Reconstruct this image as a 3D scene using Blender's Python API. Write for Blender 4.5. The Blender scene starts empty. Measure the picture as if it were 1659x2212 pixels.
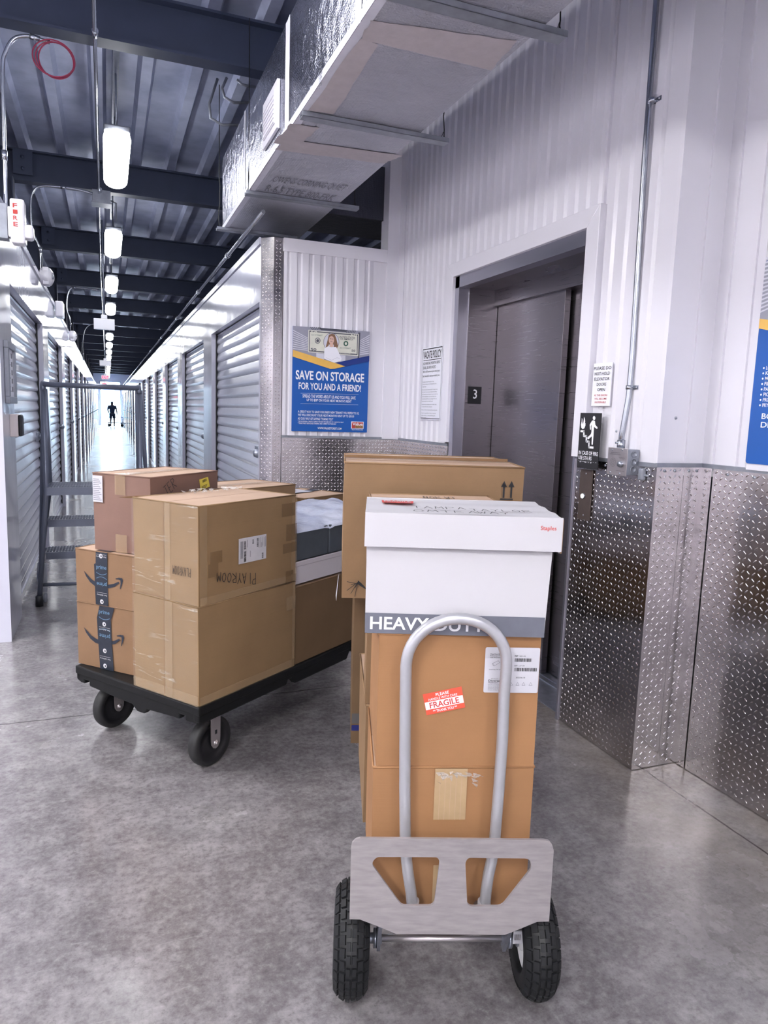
import bpy, math, random
from mathutils import Vector, Matrix
from math import sin, cos, pi, radians, sqrt, atan2
random.seed(7)
sc = bpy.context.scene
col = sc.collection

# ------------------------------------------------------------------ camera
CH = 1.40                                        # eye height
YAW, PITCH, ROLL = 0.37295504, -0.13738026, -0.03252738
_f = Vector((sin(YAW)*cos(PITCH), cos(YAW)*cos(PITCH), sin(PITCH)))
_r = Vector((cos(YAW), -sin(YAW), 0))
_d = _f.cross(_r)
CR = _r*cos(ROLL) + _d*sin(ROLL)
CD = -_r*sin(ROLL) + _d*cos(ROLL)
cam_data = bpy.data.cameras.new('camera')
cam = bpy.data.objects.new('camera', cam_data)
col.objects.link(cam)
cam.matrix_world = Matrix(((CR.x, -CD.x, -_f.x, 0), (CR.y, -CD.y, -_f.y, 0), (CR.z, -CD.z, -_f.z, CH), (0, 0, 0, 1)))
cam_data.sensor_fit = 'VERTICAL'
cam_data.sensor_height = 36
cam_data.lens = 1533.13/2212*36
cam_data.clip_end = 500
sc.camera = cam

# ------------------------------------------------------------------ light and exposure
sc.view_settings.view_transform = 'Standard'
sc.view_settings.look = 'None'
sc.view_settings.gamma = 1
sc.view_settings.exposure = 1.58
TUBE = 11.0                                      # emission of the ceiling tubes
TUBE_COL = (0.97, 0.98, 1.0)
w = bpy.data.worlds.new('sky'); sc.world = w; w.use_nodes = True
bg = w.node_tree.nodes['Background']
bg.inputs[0].default_value = (0.62, 0.82, 1.0, 1)
bg.inputs[1].default_value = 9.0

# ------------------------------------------------------------------ measuring helpers (a photo point carried onto a plane of the room)
def ray(x, y): return (CR*((x-829.5)/1533.13) + CD*((y-1106)/1533.13) + _f)
def onz(x, y, z): d = ray(x, y); k = (z-CH)/d.z; return Vector((d.x*k, d.y*k, z))
def onx(x, y, X): d = ray(x, y); k = X/d.x; return Vector((X, d.y*k, CH+d.z*k))
def ony(x, y, Y): d = ray(x, y); k = Y/d.y; return Vector((d.x*k, Y, CH+d.z*k))

# ------------------------------------------------------------------ materials
MAT = {}
def _new(name):
    m = bpy.data.materials.new(name); m.use_nodes = True
    nt = m.node_tree; nt.nodes.clear()
    out = nt.nodes.new('ShaderNodeOutputMaterial'); b = nt.nodes.new('ShaderNodeBsdfPrincipled')
    nt.links.new(b.outputs[0], out.inputs[0])
    MAT[name] = m
    return m, nt, b
def N(nt, t, **kw):
    n = nt.nodes.new(t)
    for k, v in kw.items(): setattr(n, k, v)
    return n
def math_(nt, op, a, b=None, c=None, clamp=False):
    n = N(nt, 'ShaderNodeMath', operation=op); n.use_clamp = clamp
    for i, v in enumerate((a, b, c)):
        if v is None: continue
        if isinstance(v, (int, float)): n.inputs[i].default_value = v
        else: nt.links.new(v, n.inputs[i])
    return n.outputs[0]
def noise(nt, vec, scale, detail=4, rough=.55, dist=0):
    n = N(nt, 'ShaderNodeTexNoise'); n.inputs['Scale'].default_value = scale
    n.inputs['Detail'].default_value = detail; n.inputs['Roughness'].default_value = rough
    n.inputs['Distortion'].default_value = dist
    if vec is not None: nt.links.new(vec, n.inputs['Vector'])
    return n.outputs[0]
def ramp(nt, fac, stops):
    n = N(nt, 'ShaderNodeValToRGB'); e = n.color_ramp.elements
    while len(e) < len(stops): e.new(.5)
    for i, (p, c) in enumerate(stops):
        e[i].position = p; e[i].color = (*c, 1) if len(c) == 3 else c
    nt.links.new(fac, n.inputs[0]); return n.outputs[0]
def mixc(nt, fac, a, b):
    n = N(nt, 'ShaderNodeMix', data_type='RGBA')
    for i, v in ((0, fac), (6, a), (7, b)):
        if isinstance(v, (int, float)): n.inputs[i].default_value = v
        elif isinstance(v, tuple): n.inputs[i].default_value = (*v, 1)
        else: nt.links.new(v, n.inputs[i])
    return n.outputs[2]
def objv(nt, out='Object', scale=None):
    t = N(nt, 'ShaderNodeTexCoord')
    if scale is None: return t.outputs[out]
    mp = N(nt, 'ShaderNodeMapping'); mp.inputs['Scale'].default_value = scale
    nt.links.new(t.outputs[out], mp.inputs[0]); return mp.outputs[0]
def bump(nt, b, h, strength=.3, dist=.01):
    n = N(nt, 'ShaderNodeBump'); n.inputs['Strength'].default_value = strength
    n.inputs['Distance'].default_value = dist
    nt.links.new(h, n.inputs['Height']); nt.links.new(n.outputs[0], b.inputs['Normal'])
def mat(name, c, rough=.5, metal=0., var=.06, vs=12., bs=0., bd=.002, bscale=40., spec=.5, coat=0., stretch=None, rvar=0.):
    """plain surface with a little procedural unevenness"""
    m, nt, b = _new(name)
    v = objv(nt, 'Object', stretch)
    n = noise(nt, v, vs, 4)
    lo = tuple(max(0, x*(1-var)) for x in c); hi = tuple(min(1, x*(1+var)) for x in c)
    nt.links.new(ramp(nt, n, [(.3, lo), (.7, hi)]), b.inputs['Base Color'])
    b.inputs['Roughness'].default_value = rough; b.inputs['Metallic'].default_value = metal
    b.inputs['Specular IOR Level'].default_value = spec
    b.inputs['Coat Weight'].default_value = coat
    if rvar:
        nt.links.new(ramp(nt, noise(nt, v, vs*1.7, 3), [(.3, (rough-rvar,)*3), (.7, (rough+rvar,)*3)]), b.inputs['Roughness'])
    if bs: bump(nt, b, noise(nt, v, bscale, 3), bs, bd)
    return m

def srgb(r, g, b):
    f = lambda x: (x/255/12.92) if x/255 <= .04045 else ((x/255+.055)/1.055)**2.4
    return (f(r), f(g), f(b))

mat('white_panel', srgb(224, 222, 230), .22, 0, .015, 3, .12, .02, 2.2)
mat('white_gloss', srgb(198, 198, 214), .13, 0, .01, 3, .16, .03, 1.7, coat=.3)
mat('white_trim', srgb(226, 224, 232), .25, 0, .01, 3, .06, .01, 2.5)
mat('curtain', srgb(206, 208, 222), .2, .1, .02, 4, .1, .01, 6, coat=.3)
mat('guide_black', (.012, .013, .016), .6)
mat('beam', srgb(52, 60, 82), .5, .1, .1, 5)
mat('unlit_dark', srgb(40, 44, 54), .6)  # dark colour stands in for the unlit space above the units
mat('galv', srgb(165, 170, 182), .34, .85, .12, 30, rvar=.06)
mat('galv_dull', srgb(150, 154, 164), .45, .6, .12, 20)
mat('conduit', srgb(178, 182, 192), .24, .9, .05, 20)
mat('steel_dark', srgb(110, 112, 122), .35, .6)
mat('stainless_plate', srgb(190, 184, 186), .3, .85, .04, 30, stretch=(1, 1, 30))
mat('brown_plate', srgb(104, 92, 88), .35, .6, .05, 30)
mat('black', (.012, .013, .017), .45)
mat('ink', (.012, .012, .016), .6)
mat('white_sign', srgb(236, 236, 244), .35, 0, .01)
mat('white_ink', srgb(240, 240, 246), .5)
mat('poster_blue', srgb(20, 88, 172), .35, 0, .03, 3)
mat('poster_navy', srgb(26, 52, 128), .35)
mat('poster_yellow', srgb(232, 184, 92), .35)
mat('poster_grey', srgb(150, 150, 166), .4)
mat('poster_lightgrey', srgb(206, 206, 218), .4)
mat('poster_darkgrey', srgb(78, 80, 92), .4)
mat('banknote', srgb(216, 216, 204), .5)
mat('note_green', srgb(58, 96, 82), .5)
mat('skin', srgb(214, 176, 160), .5)
mat('hair', srgb(128, 96, 74), .5)
mat('logo_red', srgb(190, 62, 60), .4)
mat('logo_tan', srgb(196, 146, 90), .4)
mat('red_ink', srgb(196, 60, 54), .5)
mat('sticker_red', srgb(226, 84, 62), .4)
mat('exit_red', srgb(210, 50, 80), .5)
mat('tube_silver', srgb(178, 178, 184), .32, .5, .03, 30)
mat('alu_plate', srgb(168, 162, 164), .42, .6, .12, 18, .15, .0006, 60, stretch=(1, 1, 5), rvar=.08)
mat('rubber', srgb(26, 27, 30), .62, 0, .15, 60, .2, .0005, 200, spec=.3)
mat('rubber_side', srgb(20, 21, 24), .55, 0, .1, 40)
mat('caster_rubber', srgb(32, 32, 34), .6, 0, .3, 40)
mat('caster_core', (.008, .008, .01), .3)
mat('deck_plastic', srgb(19, 20, 22), .5, 0, .25, 25, .2, .001, 90, spec=.25)
mat('ladder_grey', srgb(112, 118, 134), .35, .45, .05, 20)
mat('rim_white', srgb(205, 205, 208), .35)
mat('foam_grey', srgb(72, 78, 86), .5, 0, .1, 20)
mat('beige_white', srgb(196, 190, 196), .55, 0, .03, 60, stretch=(1, 1, 12))
mat('white_card', srgb(188, 186, 191), .45, 0, .015, 8, .08, .002, 25)
mat('grey_band', srgb(100, 102, 114), .5, 0, .06, 30)
mat('kraft_edge', srgb(130, 100, 72), .8)
mat('tape_black', srgb(36, 42, 54), .25, 0, .1, 40, .3, .001, 60)
mat('prime_blue', srgb(92, 128, 158), .5)
mat('tape_white_ink', srgb(190, 190, 194), .5)
mat('yellow_label', srgb(226, 206, 84), .5)
mat('label_white', srgb(190, 189, 197), .35)
mat('paper_tape', srgb(172, 146, 112), .45, 0, .05, 40)
mat('mastic', srgb(188, 180, 184), .6, 0, .06, 20, .4, .004, 30)
mat('mastic_white', srgb(214, 214, 226), .45, 0, .04, 20, .3, .003, 40)
mat('red_wire', srgb(150, 44, 78), .45)
mat('backlit_dark', srgb(28, 42, 66), .9)  # dark colour stands in for backlighting on the far figure and cart
mat('backlit_skin', srgb(70, 62, 70), .7)  # skin coloured dark, as against the bright opening
mat('stripe_grey', srgb(84, 82, 82), .6)
mat('stripe_blue', srgb(22, 34, 104), .5)
mat('cream', srgb(222, 212, 212), .5)
mat('glass_frame', srgb(190, 200, 220), .4, .3)
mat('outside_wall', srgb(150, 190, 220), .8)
mat('outside_ground', srgb(200, 205, 210), .8)

def cardboard(name, c, stripes=0.0, dark=.1):
    m, nt, b = _new(name)
    v = objv(nt)
    n1 = noise(nt, v, 5, 5); n2 = noise(nt, v, 260, 2)
    lo = tuple(x*(1-dark) for x in c); hi = tuple(min(1, x*(1+dark)) for x in c)
    cc = ramp(nt, n1, [(.3, lo), (.7, hi)])
    cc = mixc(nt, math_(nt, 'MULTIPLY', n2, .22), cc, tuple(x*.7 for x in c))
    if stripes:
        vs = objv(nt, 'UV', (1.2, 300, 1))
        cc = mixc(nt, math_(nt, 'MULTIPLY', noise(nt, vs, 1, 3), stripes), cc, tuple(min(1, x*1.25) for x in c))
    nt.links.new(cc, b.inputs['Base Color']); b.inputs['Roughness'].default_value = .72
    b.inputs['Specular IOR Level'].default_value = .3
    vb = objv(nt, 'UV', (3, 190, 1))
    h = math_(nt, 'ADD', math_(nt, 'MULTIPLY', noise(nt, v, 6, 2), 1.5), math_(nt, 'MULTIPLY', noise(nt, vb, 1, 2), .12))
    bump(nt, b, h, .25, .006)
    return m
cardboard('kraft_orange', srgb(154, 113, 78), .15)
cardboard('kraft_wrap', srgb(134, 109, 80), .35)
cardboard('kraft_plain', srgb(136, 108, 80), .2)
cardboard('kraft_red', srgb(126, 98, 88), .1)
cardboard('kraft_amazon', srgb(130, 101, 76), .1)
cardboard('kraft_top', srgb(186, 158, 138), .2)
cardboard('kraft_dark', srgb(110, 87, 64), .1)

def clear_tape(name, c, rough):
    m, nt, b = _new(name)
    nt.links.new(ramp(nt, noise(nt, objv(nt), 30, 3), [(.3, tuple(x*.93 for x in c)), (.7, c)]), b.inputs['Base Color'])
    b.inputs['Roughness'].default_value = rough
    b.inputs['Alpha'].default_value = .38
    bump(nt, b, noise(nt, objv(nt, 'Object', (1, 1, 4)), 45, 3, dist=1.5), .5, .004)
clear_tape('packing_tape', srgb(186, 160, 126), .12)
clear_tape('clear_scrap', srgb(214, 206, 200), .08)
clear_tape('packing_tape_dark', srgb(132, 104, 72), .16)

def wrap_film():
    m, nt, b = _new('stretch_film')
    v = objv(nt, 'UV', (5, 42, 1))
    n = noise(nt, v, 1, 4, .6, 1.2)
    n3 = noise(nt, objv(nt, 'UV', (3, 5, 1)), 1, 2)
    a = math_(nt, 'MULTIPLY', ramp(nt, n, [(.57, (0, 0, 0)), (.68, (1, 1, 1))]), ramp(nt, n3, [(.45, (0, 0, 0)), (.6, (1, 1, 1))]))
    a = math_(nt, 'MULTIPLY_ADD', a, .5, .07)
    nt.links.new(a, b.inputs['Alpha'])
    b.inputs['Base Color'].default_value = (*srgb(214, 204, 190), 1); b.inputs['Roughness'].default_value = .15
    bump(nt, b, n, .4, .003)
wrap_film()

def plastic_sheet():
    m, nt, b = _new('plastic_sheet')
    nt.links.new(ramp(nt, noise(nt, objv(nt), 6, 4), [(.35, srgb(176, 182, 204)), (.65, srgb(206, 210, 226))]), b.inputs['Base Color'])
    b.inputs['Roughness'].default_value = .22; b.inputs['Alpha'].default_value = .93
    bump(nt, b, noise(nt, objv(nt, 'Object', (1, 3, 1)), 9, 4, .6, 1.2), .5, .015)
plastic_sheet()

def floor_mat():
    m, nt, b = _new('polished_concrete')
    v = objv(nt)
    n1 = noise(nt, v, 1.2, 8, .62, .15); n2 = noise(nt, v, 9, 8, .66); n3 = noise(nt, v, 90, 3)
    c = ramp(nt, n1, [(.28, srgb(98, 94, 97)), (.5, srgb(120, 116, 119)), (.72, srgb(148, 144, 146))])
    c = mixc(nt, ramp(nt, n2, [(.28, (.6,)*3), (.5, (0,)*3)]), c, srgb(84, 80, 83))
    c = mixc(nt, ramp(nt, n2, [(.5, (0,)*3), (.85, (.6,)*3)]), c, srgb(172, 168, 170))
    g = noise(nt, v, 45, 6, .75)
    c = mixc(nt, ramp(nt, g, [(.35, (.5,)*3), (.5, (0,)*3)]), c, srgb(70, 66, 68))
    c = mixc(nt, ramp(nt, g, [(.52, (0,)*3), (.7, (.35,)*3)]), c, srgb(168, 164, 165))
    # a few long faint scratches
    sc_ = noise(nt, objv(nt, 'Object', (1.2, 9, 1)), 3, 6, .7, .8)
    c = mixc(nt, ramp(nt, sc_, [(.62, (0,)*3), (.72, (.25,)*3)]), c, srgb(178, 174, 176))
    # tan mottling, stronger towards the elevator wall
    sep = N(nt, 'ShaderNodeSeparateXYZ'); nt.links.new(v, sep.inputs[0])
    X, Y = sep.outputs[0], sep.outputs[1]
    tan = math_(nt, 'MULTIPLY', math_(nt, 'SUBTRACT', X, 1.45), 1.3, clamp=True)
    tan = math_(nt, 'MULTIPLY', tan, ramp(nt, noise(nt, v, 3, 5), [(.35, (.25, .25, .25)), (.65, (1, 1, 1))]))
    c = mixc(nt, math_(nt, 'MULTIPLY', tan, .55), c, srgb(156, 144, 126))
    # saw-cut joints, slightly ragged
    wob = math_(nt, 'MULTIPLY', math_(nt, 'SUBTRACT', noise(nt, v, 9, 3), .5), .012)
    def joint(ax, pos, wdt, lim=None):
        d = math_(nt, 'ABSOLUTE', math_(nt, 'SUBTRACT', math_(nt, 'ADD', ax, wob), pos))
        k = math_(nt, 'SUBTRACT', 1.0, math_(nt, 'DIVIDE', d, wdt), clamp=True)
        k = math_(nt, 'MULTIPLY', k, 4.0, clamp=True)
        if lim is not None: k = math_(nt, 'MULTIPLY', k, lim)
        return k
    near = math_(nt, 'LESS_THAN', Y, 2.2)
    wide = math_(nt, 'ADD', joint(Y, 3.338, .0045), joint(X, 2.008, .0045, near), clamp=True)
    for yy in (9.4, 15.5, 21.6, 27.7, 33.8, 39.9):
        wide = math_(nt, 'ADD', wide, joint(Y, yy, .008), clamp=True)
    c = mixc(nt, math_(nt, 'MULTIPLY', wide, .85), c, srgb(44, 38, 36))
    nt.links.new(c, b.inputs['Base Color'])
    r = ramp(nt, n1, [(.3, (.2,)*3), (.7, (.3,)*3)])
    nt.links.new(r, b.inputs['Roughness'])
    b.inputs['Specular IOR Level'].default_value = .5; b.inputs['Coat Weight'].default_value = .25
    b.inputs['Coat Roughness'].default_value = .12
    h = math_(nt, 'SUBTRACT', math_(nt, 'MULTIPLY', n3, .15), wide)
    bump(nt, b, h, .15, .003)
floor_mat()

def diamond_plate():
    m, nt, b = _new('diamond_plate')
    v = objv(nt)
    nt.links.new(ramp(nt, noise(nt, v, 3, 4), [(.3, srgb(186, 182, 184)), (.7, srgb(210, 206, 208))]), b.inputs['Base Color'])
    nt.links.new(ramp(nt, noise(nt, v, 14, 4), [(.3, (.15,)*3), (.7, (.24,)*3)]), b.inputs['Roughness'])
    b.inputs['Metallic'].default_value = 1
    bump(nt, b, noise(nt, v, 2.2, 2), .35, .02)
diamond_plate()

def foil(name, c, rough, bs, metal=.9, grid=True):
    m, nt, b = _new(name)
    v = objv(nt)
    nt.links.new(ramp(nt, noise(nt, v, 3, 4), [(.3, tuple(x*.86 for x in c)), (.7, c)]), b.inputs['Base Color'])
    b.inputs['Metallic'].default_value = metal; b.inputs['Roughness'].default_value = rough
    n = noise(nt, v, 14, 5, .6, .6)
    uv = N(nt, 'ShaderNodeUVMap'); sep = N(nt, 'ShaderNodeSeparateXYZ'); nt.links.new(uv.outputs[0], sep.inputs[0])
    g = math_(nt, 'MAXIMUM', math_(nt, 'SINE', math_(nt, 'MULTIPLY', sep.outputs[0], 500.)), math_(nt, 'SINE', math_(nt, 'MULTIPLY', sep.outputs[1], 500.)))
    h = math_(nt, 'ADD', n, math_(nt, 'MULTIPLY', g, .035 if grid else 0))
    bump(nt, b, h, bs, .02)
foil('foil_side', srgb(186, 188, 204), .2, .6, .97)
foil('foil_bottom', srgb(200, 200, 210), .38, .9, .7)
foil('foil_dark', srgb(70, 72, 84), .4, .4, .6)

def steel_brushed(name, c, rough, var=.035):
    m, nt, b = _new(name)
    v = objv(nt, 'Object', (1, 1, 60))
    n = noise(nt, v, 5, 3)
    big = noise(nt, objv(nt), 1.6, 3)
    nt.links.new(mixc(nt, big, tuple(x*.85 for x in c), c), b.inputs['Base Color'])
    nt.links.new(ramp(nt, n, [(.3, (rough-var,)*3), (.7, (rough+var,)*3)]), b.inputs['Roughness'])
    b.inputs['Metallic'].default_value = .95
    bump(nt, b, big, .15, .02)
steel_brushed('elevator_steel', srgb(146, 141, 147), .3)
steel_brushed('elevator_frame', srgb(190, 190, 202), .3, .004)

def deck_mat():
    m, nt, b = _new('roof_deck')
    v = objv(nt)
    nt.links.new(ramp(nt, noise(nt, v, 2.5, 4), [(.3, srgb(140, 148, 176)), (.7, srgb(190, 196, 220))]), b.inputs['Base Color'])
    b.inputs['Metallic'].default_value = .4; b.inputs['Roughness'].default_value = .36
    bump(nt, b, noise(nt, v, 4, 3), .2, .02)
deck_mat()

def emit(name, c, s):
    m, nt, b = _new(name)
    b.inputs['Base Color'].default_value = (*c, 1)
    b.inputs['Emission Color'].default_value = (*c, 1)
    nt.links.new(math_(nt, 'MULTIPLY_ADD', noise(nt, objv(nt), 2, 1), s*.1, s*.95), b.inputs['Emission Strength'])
emit('lamp_lens', TUBE_COL, TUBE)
emit('exit_letters', srgb(235, 60, 90), 1.2)
emit('added_panel_lens', (1, .985, .97), 28.0)  # glow of the added lobby panels
emit('button_light', (1, 1, 1), 1.0)

m, nt, b = _new('window_glass')
b.inputs['Roughness'].default_value = .02; b.inputs['Transmission Weight'].default_value = 1; b.inputs['IOR'].default_value = 1.02
b.inputs['Base Color'].default_value = (.95, .98, 1, 1)

# ------------------------------------------------------------------ mesh builder
class Fr:
    """a flat frame: origin, u to the right, v up, n out"""
    def __init__(s, o, u, v):
        s.o = Vector(o); s.u = Vector(u).normalized(); s.v = Vector(v).normalized(); s.n = s.u.cross(s.v)
    def p(s, x, y, k=0.): return s.o + s.u*x + s.v*y + s.n*k
    def rot(s, x, y, a):
        c_, s_ = cos(a), sin(a)
        return Fr(s.p(x, y), s.u*c_+s.v*s_, s.v*c_-s.u*s_)

_TXT = {}
def text_geo(t, bold):
    if (t, bold) in _TXT: return _TXT[(t, bold)]
    c = bpy.data.curves.new('t', 'FONT'); c.body = t; c.resolution_u = 4 if bold > .018 else 2; c.offset = bold*.7; c.size = 1
    c.space_line = 1.0
    o = bpy.data.objects.new('t', c); col.objects.link(o)
    me = bpy.data.meshes.new_from_object(o.evaluated_get(bpy.context.evaluated_depsgraph_get()))
    vs = [tuple(v.co) for v in me.vertices]; fs = [tuple(p.vertices) for p in me.polygons]
    bpy.data.objects.remove(o); bpy.data.curves.remove(c); bpy.data.meshes.remove(me)
    _TXT[(t, bold)] = (vs, fs); return vs, fs

def fill_geo(loops, ext):
    """flat shape with holes, thickness 2*ext"""
    c = bpy.data.curves.new('c', 'CURVE'); c.dimensions = '2D'; c.fill_mode = 'BOTH'; c.extrude = ext
    for L in loops:
        s = c.splines.new('POLY'); s.points.add(len(L)-1)
        for i, p in enumerate(L): s.points[i].co = (p[0], p[1], 0, 1)
        s.use_cyclic_u = True
    o = bpy.data.objects.new('c', c); col.objects.link(o)
    me = bpy.data.meshes.new_from_object(o.evaluated_get(bpy.context.evaluated_depsgraph_get()))
    vs = [tuple(v.co) for v in me.vertices]; fs = [tuple(p.vertices) for p in me.polygons]
    bpy.data.objects.remove(o); bpy.data.curves.remove(c); bpy.data.meshes.remove(me)
    return vs, fs

def round_poly(pts, r, seg=5):
    out = []; n = len(pts)
    for i in range(n):
        p0, p1, p2 = Vector(pts[i-1]), Vector(pts[i]), Vector(pts[(i+1) % n])
        a = (p0-p1); c = (p2-p1); rr = min(r, a.length*.45, c.length*.45)
        a = p1+a.normalized()*rr; c = p1+c.normalized()*rr
        for k in range(seg+1):
            t = k/seg; q = a*(1-t)**2+p1*2*t*(1-t)+c*t*t; out.append((q.x, q.y))
    return out

class MB:
    def __init__(s): s.v = []; s.f = []; s.m = []; s.sm = []
    def face(s, pts, m=0, smooth=False):
        k = len(s.v); s.v += [tuple(p) for p in pts]; s.f.append(tuple(range(k, k+len(pts)))); s.m.append(m); s.sm.append(smooth)
        return s
    def raw(s, vs, fs, m=0, smooth=False):
        k = len(s.v); s.v += [tuple(p) for p in vs]
        for f in fs: s.f.append(tuple(i+k for i in f)); s.m.append(m); s.sm.append(smooth)
        return s
    def box(s, x0, x1, y0, y1, z0, z1, m=0):
        P = [(x0, y0, z0), (x1, y0, z0), (x1, y1, z0), (x0, y1, z0), (x0, y0, z1), (x1, y0, z1), (x1, y1, z1), (x0, y1, z1)]
        return s.raw(P, [(0, 3, 2, 1), (4, 5, 6, 7), (0, 1, 5, 4), (1, 2, 6, 5), (2, 3, 7, 6), (3, 0, 4, 7)], m)
    def obox(s, c, a, b_, d, m=0):
        """box from centre and three half vectors"""
        c, a, b_, d = map(Vector, (c, a, b_, d))
        P = [c+a*i+b_*j+d*k for k in (-1, 1) for i, j in ((-1, -1), (1, -1), (1, 1), (-1, 1))]
        return s.raw(P, [(0, 3, 2, 1), (4, 5, 6, 7), (0, 1, 5, 4), (1, 2, 6, 5), (2, 3, 7, 6), (3, 0, 4, 7)], m)
    def rect(s, fr, x0, y0, x1, y1, k=0., m=0):
        return s.face([fr.p(x0, y0, k), fr.p(x1, y0, k), fr.p(x1, y1, k), fr.p(x0, y1, k)], m)
    def slab(s, fr, x0, y0, x1, y1, k0, k1, m=0):
        return s.prism(fr, [(x0, y0), (x1, y0), (x1, y1), (x0, y1)], k0, k1, m)
    def poly(s, fr, pts, k=0., m=0): return s.face([fr.p(x, y, k) for x, y in pts], m)
    def prism(s, fr, pts, k0, k1, m=0, smooth=False):
        n = len(pts); vs = [fr.p(x, y, k0) for x, y in pts]+[fr.p(x, y, k1) for x, y in pts]
        fs = [tuple(range(n-1, -1, -1)), tuple(range(n, 2*n))]+[(i, (i+1) % n, n+(i+1) % n, n+i) for i in range(n)]
        return s.raw(vs, fs, m, smooth)
    def shape(s, fr, loops, k, ext, m=0):
        vs, fs = fill_geo(loops, ext)
        return s.raw([fr.p(x, y, k+z) for x, y, z in vs], fs, m)
    def text(s, fr, t, x0, y0, x1, y1, k=.001, m=0, bold=.0, rot=0, h=None):
        """writing stretched to fill the rectangle; h given: keeps letter shape, x0,y0 = lower left"""
        vs, fs = text_geo(t, bold)
        xs = [p[0] for p in vs]; ys = [p[1] for p in vs]
        ax, bx, ay, by = min(xs), max(xs), min(ys), max(ys)
        if rot:                                  # upside down
            vs = [(ax+bx-p[0], ay+by-p[1], 0) for p in vs]
        return s.raw([fr.p(x0+(p[0]-ax)/(bx-ax)*(x1-x0), y0+(p[1]-ay)/(by-ay)*(y1-y0), k) for p in vs], fs, m)
    def stroke(s, fr, pts, wd, k=.001, m=0):
        for (x0, y0), (x1, y1) in zip(pts, pts[1:]):
            d = Vector((x1-x0, y1-y0)); L = d.length
            if L < 1e-7: continue
            d /= L; n = Vector((-d.y, d.x))*wd/2; e = d*wd*.3
            s.face([fr.p(x0-e.x-n.x, y0-e.y-n.y, k), fr.p(x1+e.x-n.x, y1+e.y-n.y, k), fr.p(x1+e.x+n.x, y1+e.y+n.y, k), fr.p(x0-e.x+n.x, y0-e.y+n.y, k)], m)
        return s
    def tube(s, pts, r, n=12, m=0, smooth=True, cap=True, radii=None):
        pts = [Vector(p) for p in pts]; k = len(s.v); ref = None; R = []
        for i, p in enumerate(pts):
            t = (pts[min(i+1, len(pts)-1)]-pts[max(i-1, 0)]).normalized()
            if ref is None: ref = Vector((0, 0, 1)) if abs(t.z) < .9 else Vector((1, 0, 0))
            a = (ref-t*ref.dot(t)).normalized(); c = t.cross(a); ref = a
            rr = radii[i] if radii else r
            for j in range(n):
                g = 2*pi*j/n; s.v.append(tuple(p+a*cos(g)*rr+c*sin(g)*rr))
        for i in range(len(pts)-1):
            for j in range(n):
                s.f.append((k+i*n+j, k+i*n+(j+1) % n, k+(i+1)*n+(j+1) % n, k+(i+1)*n+j)); s.m.append(m); s.sm.append(smooth)
        if cap:
            s.f.append(tuple(k+j for j in range(n-1, -1, -1))); s.m.append(m); s.sm.append(False)
            q = k+(len(pts)-1)*n; s.f.append(tuple(q+j for j in range(n))); s.m.append(m); s.sm.append(False)
        return s
    def cyl(s, p0, p1, r, n=16, m=0): return s.tube([p0, p1], r, n, m)
    def lathe(s, o, ax, prof, n=32, m=0, smooth=True):
        """prof: (radius, height along ax)"""
        o = Vector(o); ax = Vector(ax).normalized()
        a = (Vector((0, 0, 1)) if abs(ax.z) < .9 else Vector((1, 0, 0))); a = (a-ax*a.dot(ax)).normalized(); c = ax.cross(a)
        k = len(s.v); q = len(prof)
        for j in range(n):
            g = 2*pi*j/n
            for r, h in prof: s.v.append(tuple(o+ax*h+(a*cos(g)+c*sin(g))*r))
        for j in range(n):
            for i in range(q-1):
                s.f.append((k+j*q+i, k+((j+1) % n)*q+i, k+((j+1) % n)*q+i+1, k+j*q+i+1)); s.m.append(m); s.sm.append(smooth)
        return s
    def build(s, name, mats, parent=None, bevel=0., seg=2, label=None, stuff=False):
        me = bpy.data.meshes.new(name); me.from_pydata(s.v, [], s.f)
        if isinstance(mats, str): mats = [mats]
        for x in mats: me.materials.append(MAT[x])
        me.polygons.foreach_set('material_index', s.m); me.polygons.foreach_set('use_smooth', s.sm)
        uvl = me.uv_layers.new(name='UVMap')
        for p in me.polygons:
            n = p.normal
            if abs(n.z) > .9: u, v = Vector((1, 0, 0)), Vector((0, 1, 0))
            else:
                u = Vector((-n.y, n.x, 0)).normalized(); v = n.cross(u)
            for li in p.loop_indices:
                c = me.vertices[me.loops[li].vertex_index].co
                uvl.data[li].uv = (c.dot(u), c.dot(v))
        o = bpy.data.objects.new(name, me); col.objects.link(o)
        if parent: o.parent = parent
        if bevel:
            md = o.modifiers.new('b', 'BEVEL'); md.width = bevel; md.segments = seg; md.limit_method = 'ANGLE'; md.angle_limit = radians(40)
        if label: o['label'] = label
        if stuff: o['kind'] = 'stuff'
        return o
def B(): return MB()

def thing(name, label, cat, loc=(0, 0, 0), rz=0., group=None):
    o = bpy.data.objects.new(name, None); col.objects.link(o); o.empty_display_size = .1
    o.location = loc; o.rotation_euler = (0, 0, rz); o['label'] = label; o['category'] = cat
    if group: o['group'] = group
    return o
def tag(o, label, cat, group=None, kind=None):
    o['label'] = label; o['category'] = cat
    if group: o['group'] = group
    if kind: o['kind'] = kind
    return o
def dup(root, loc, label=None, rz=None):
    r = root.copy(); col.objects.link(r); r.location = loc
    if rz is not None: r.rotation_euler = (0, 0, rz)
    if label: r['label'] = label
    for ch in list(root.children):
        c = ch.copy(); col.objects.link(c); c.parent = r
        for g in list(ch.children):
            d = g.copy(); col.objects.link(d); d.parent = c
    return r
ORD = ['first', 'second', 'third', 'fourth', 'fifth', 'sixth', 'seventh', 'eighth', 'ninth', 'tenth', 'eleventh', 'twelfth', 'thirteenth', 'fourteenth', 'fifteenth', 'sixteenth', 'seventeenth', 'eighteenth', 'nineteenth', 'twentieth']

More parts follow.
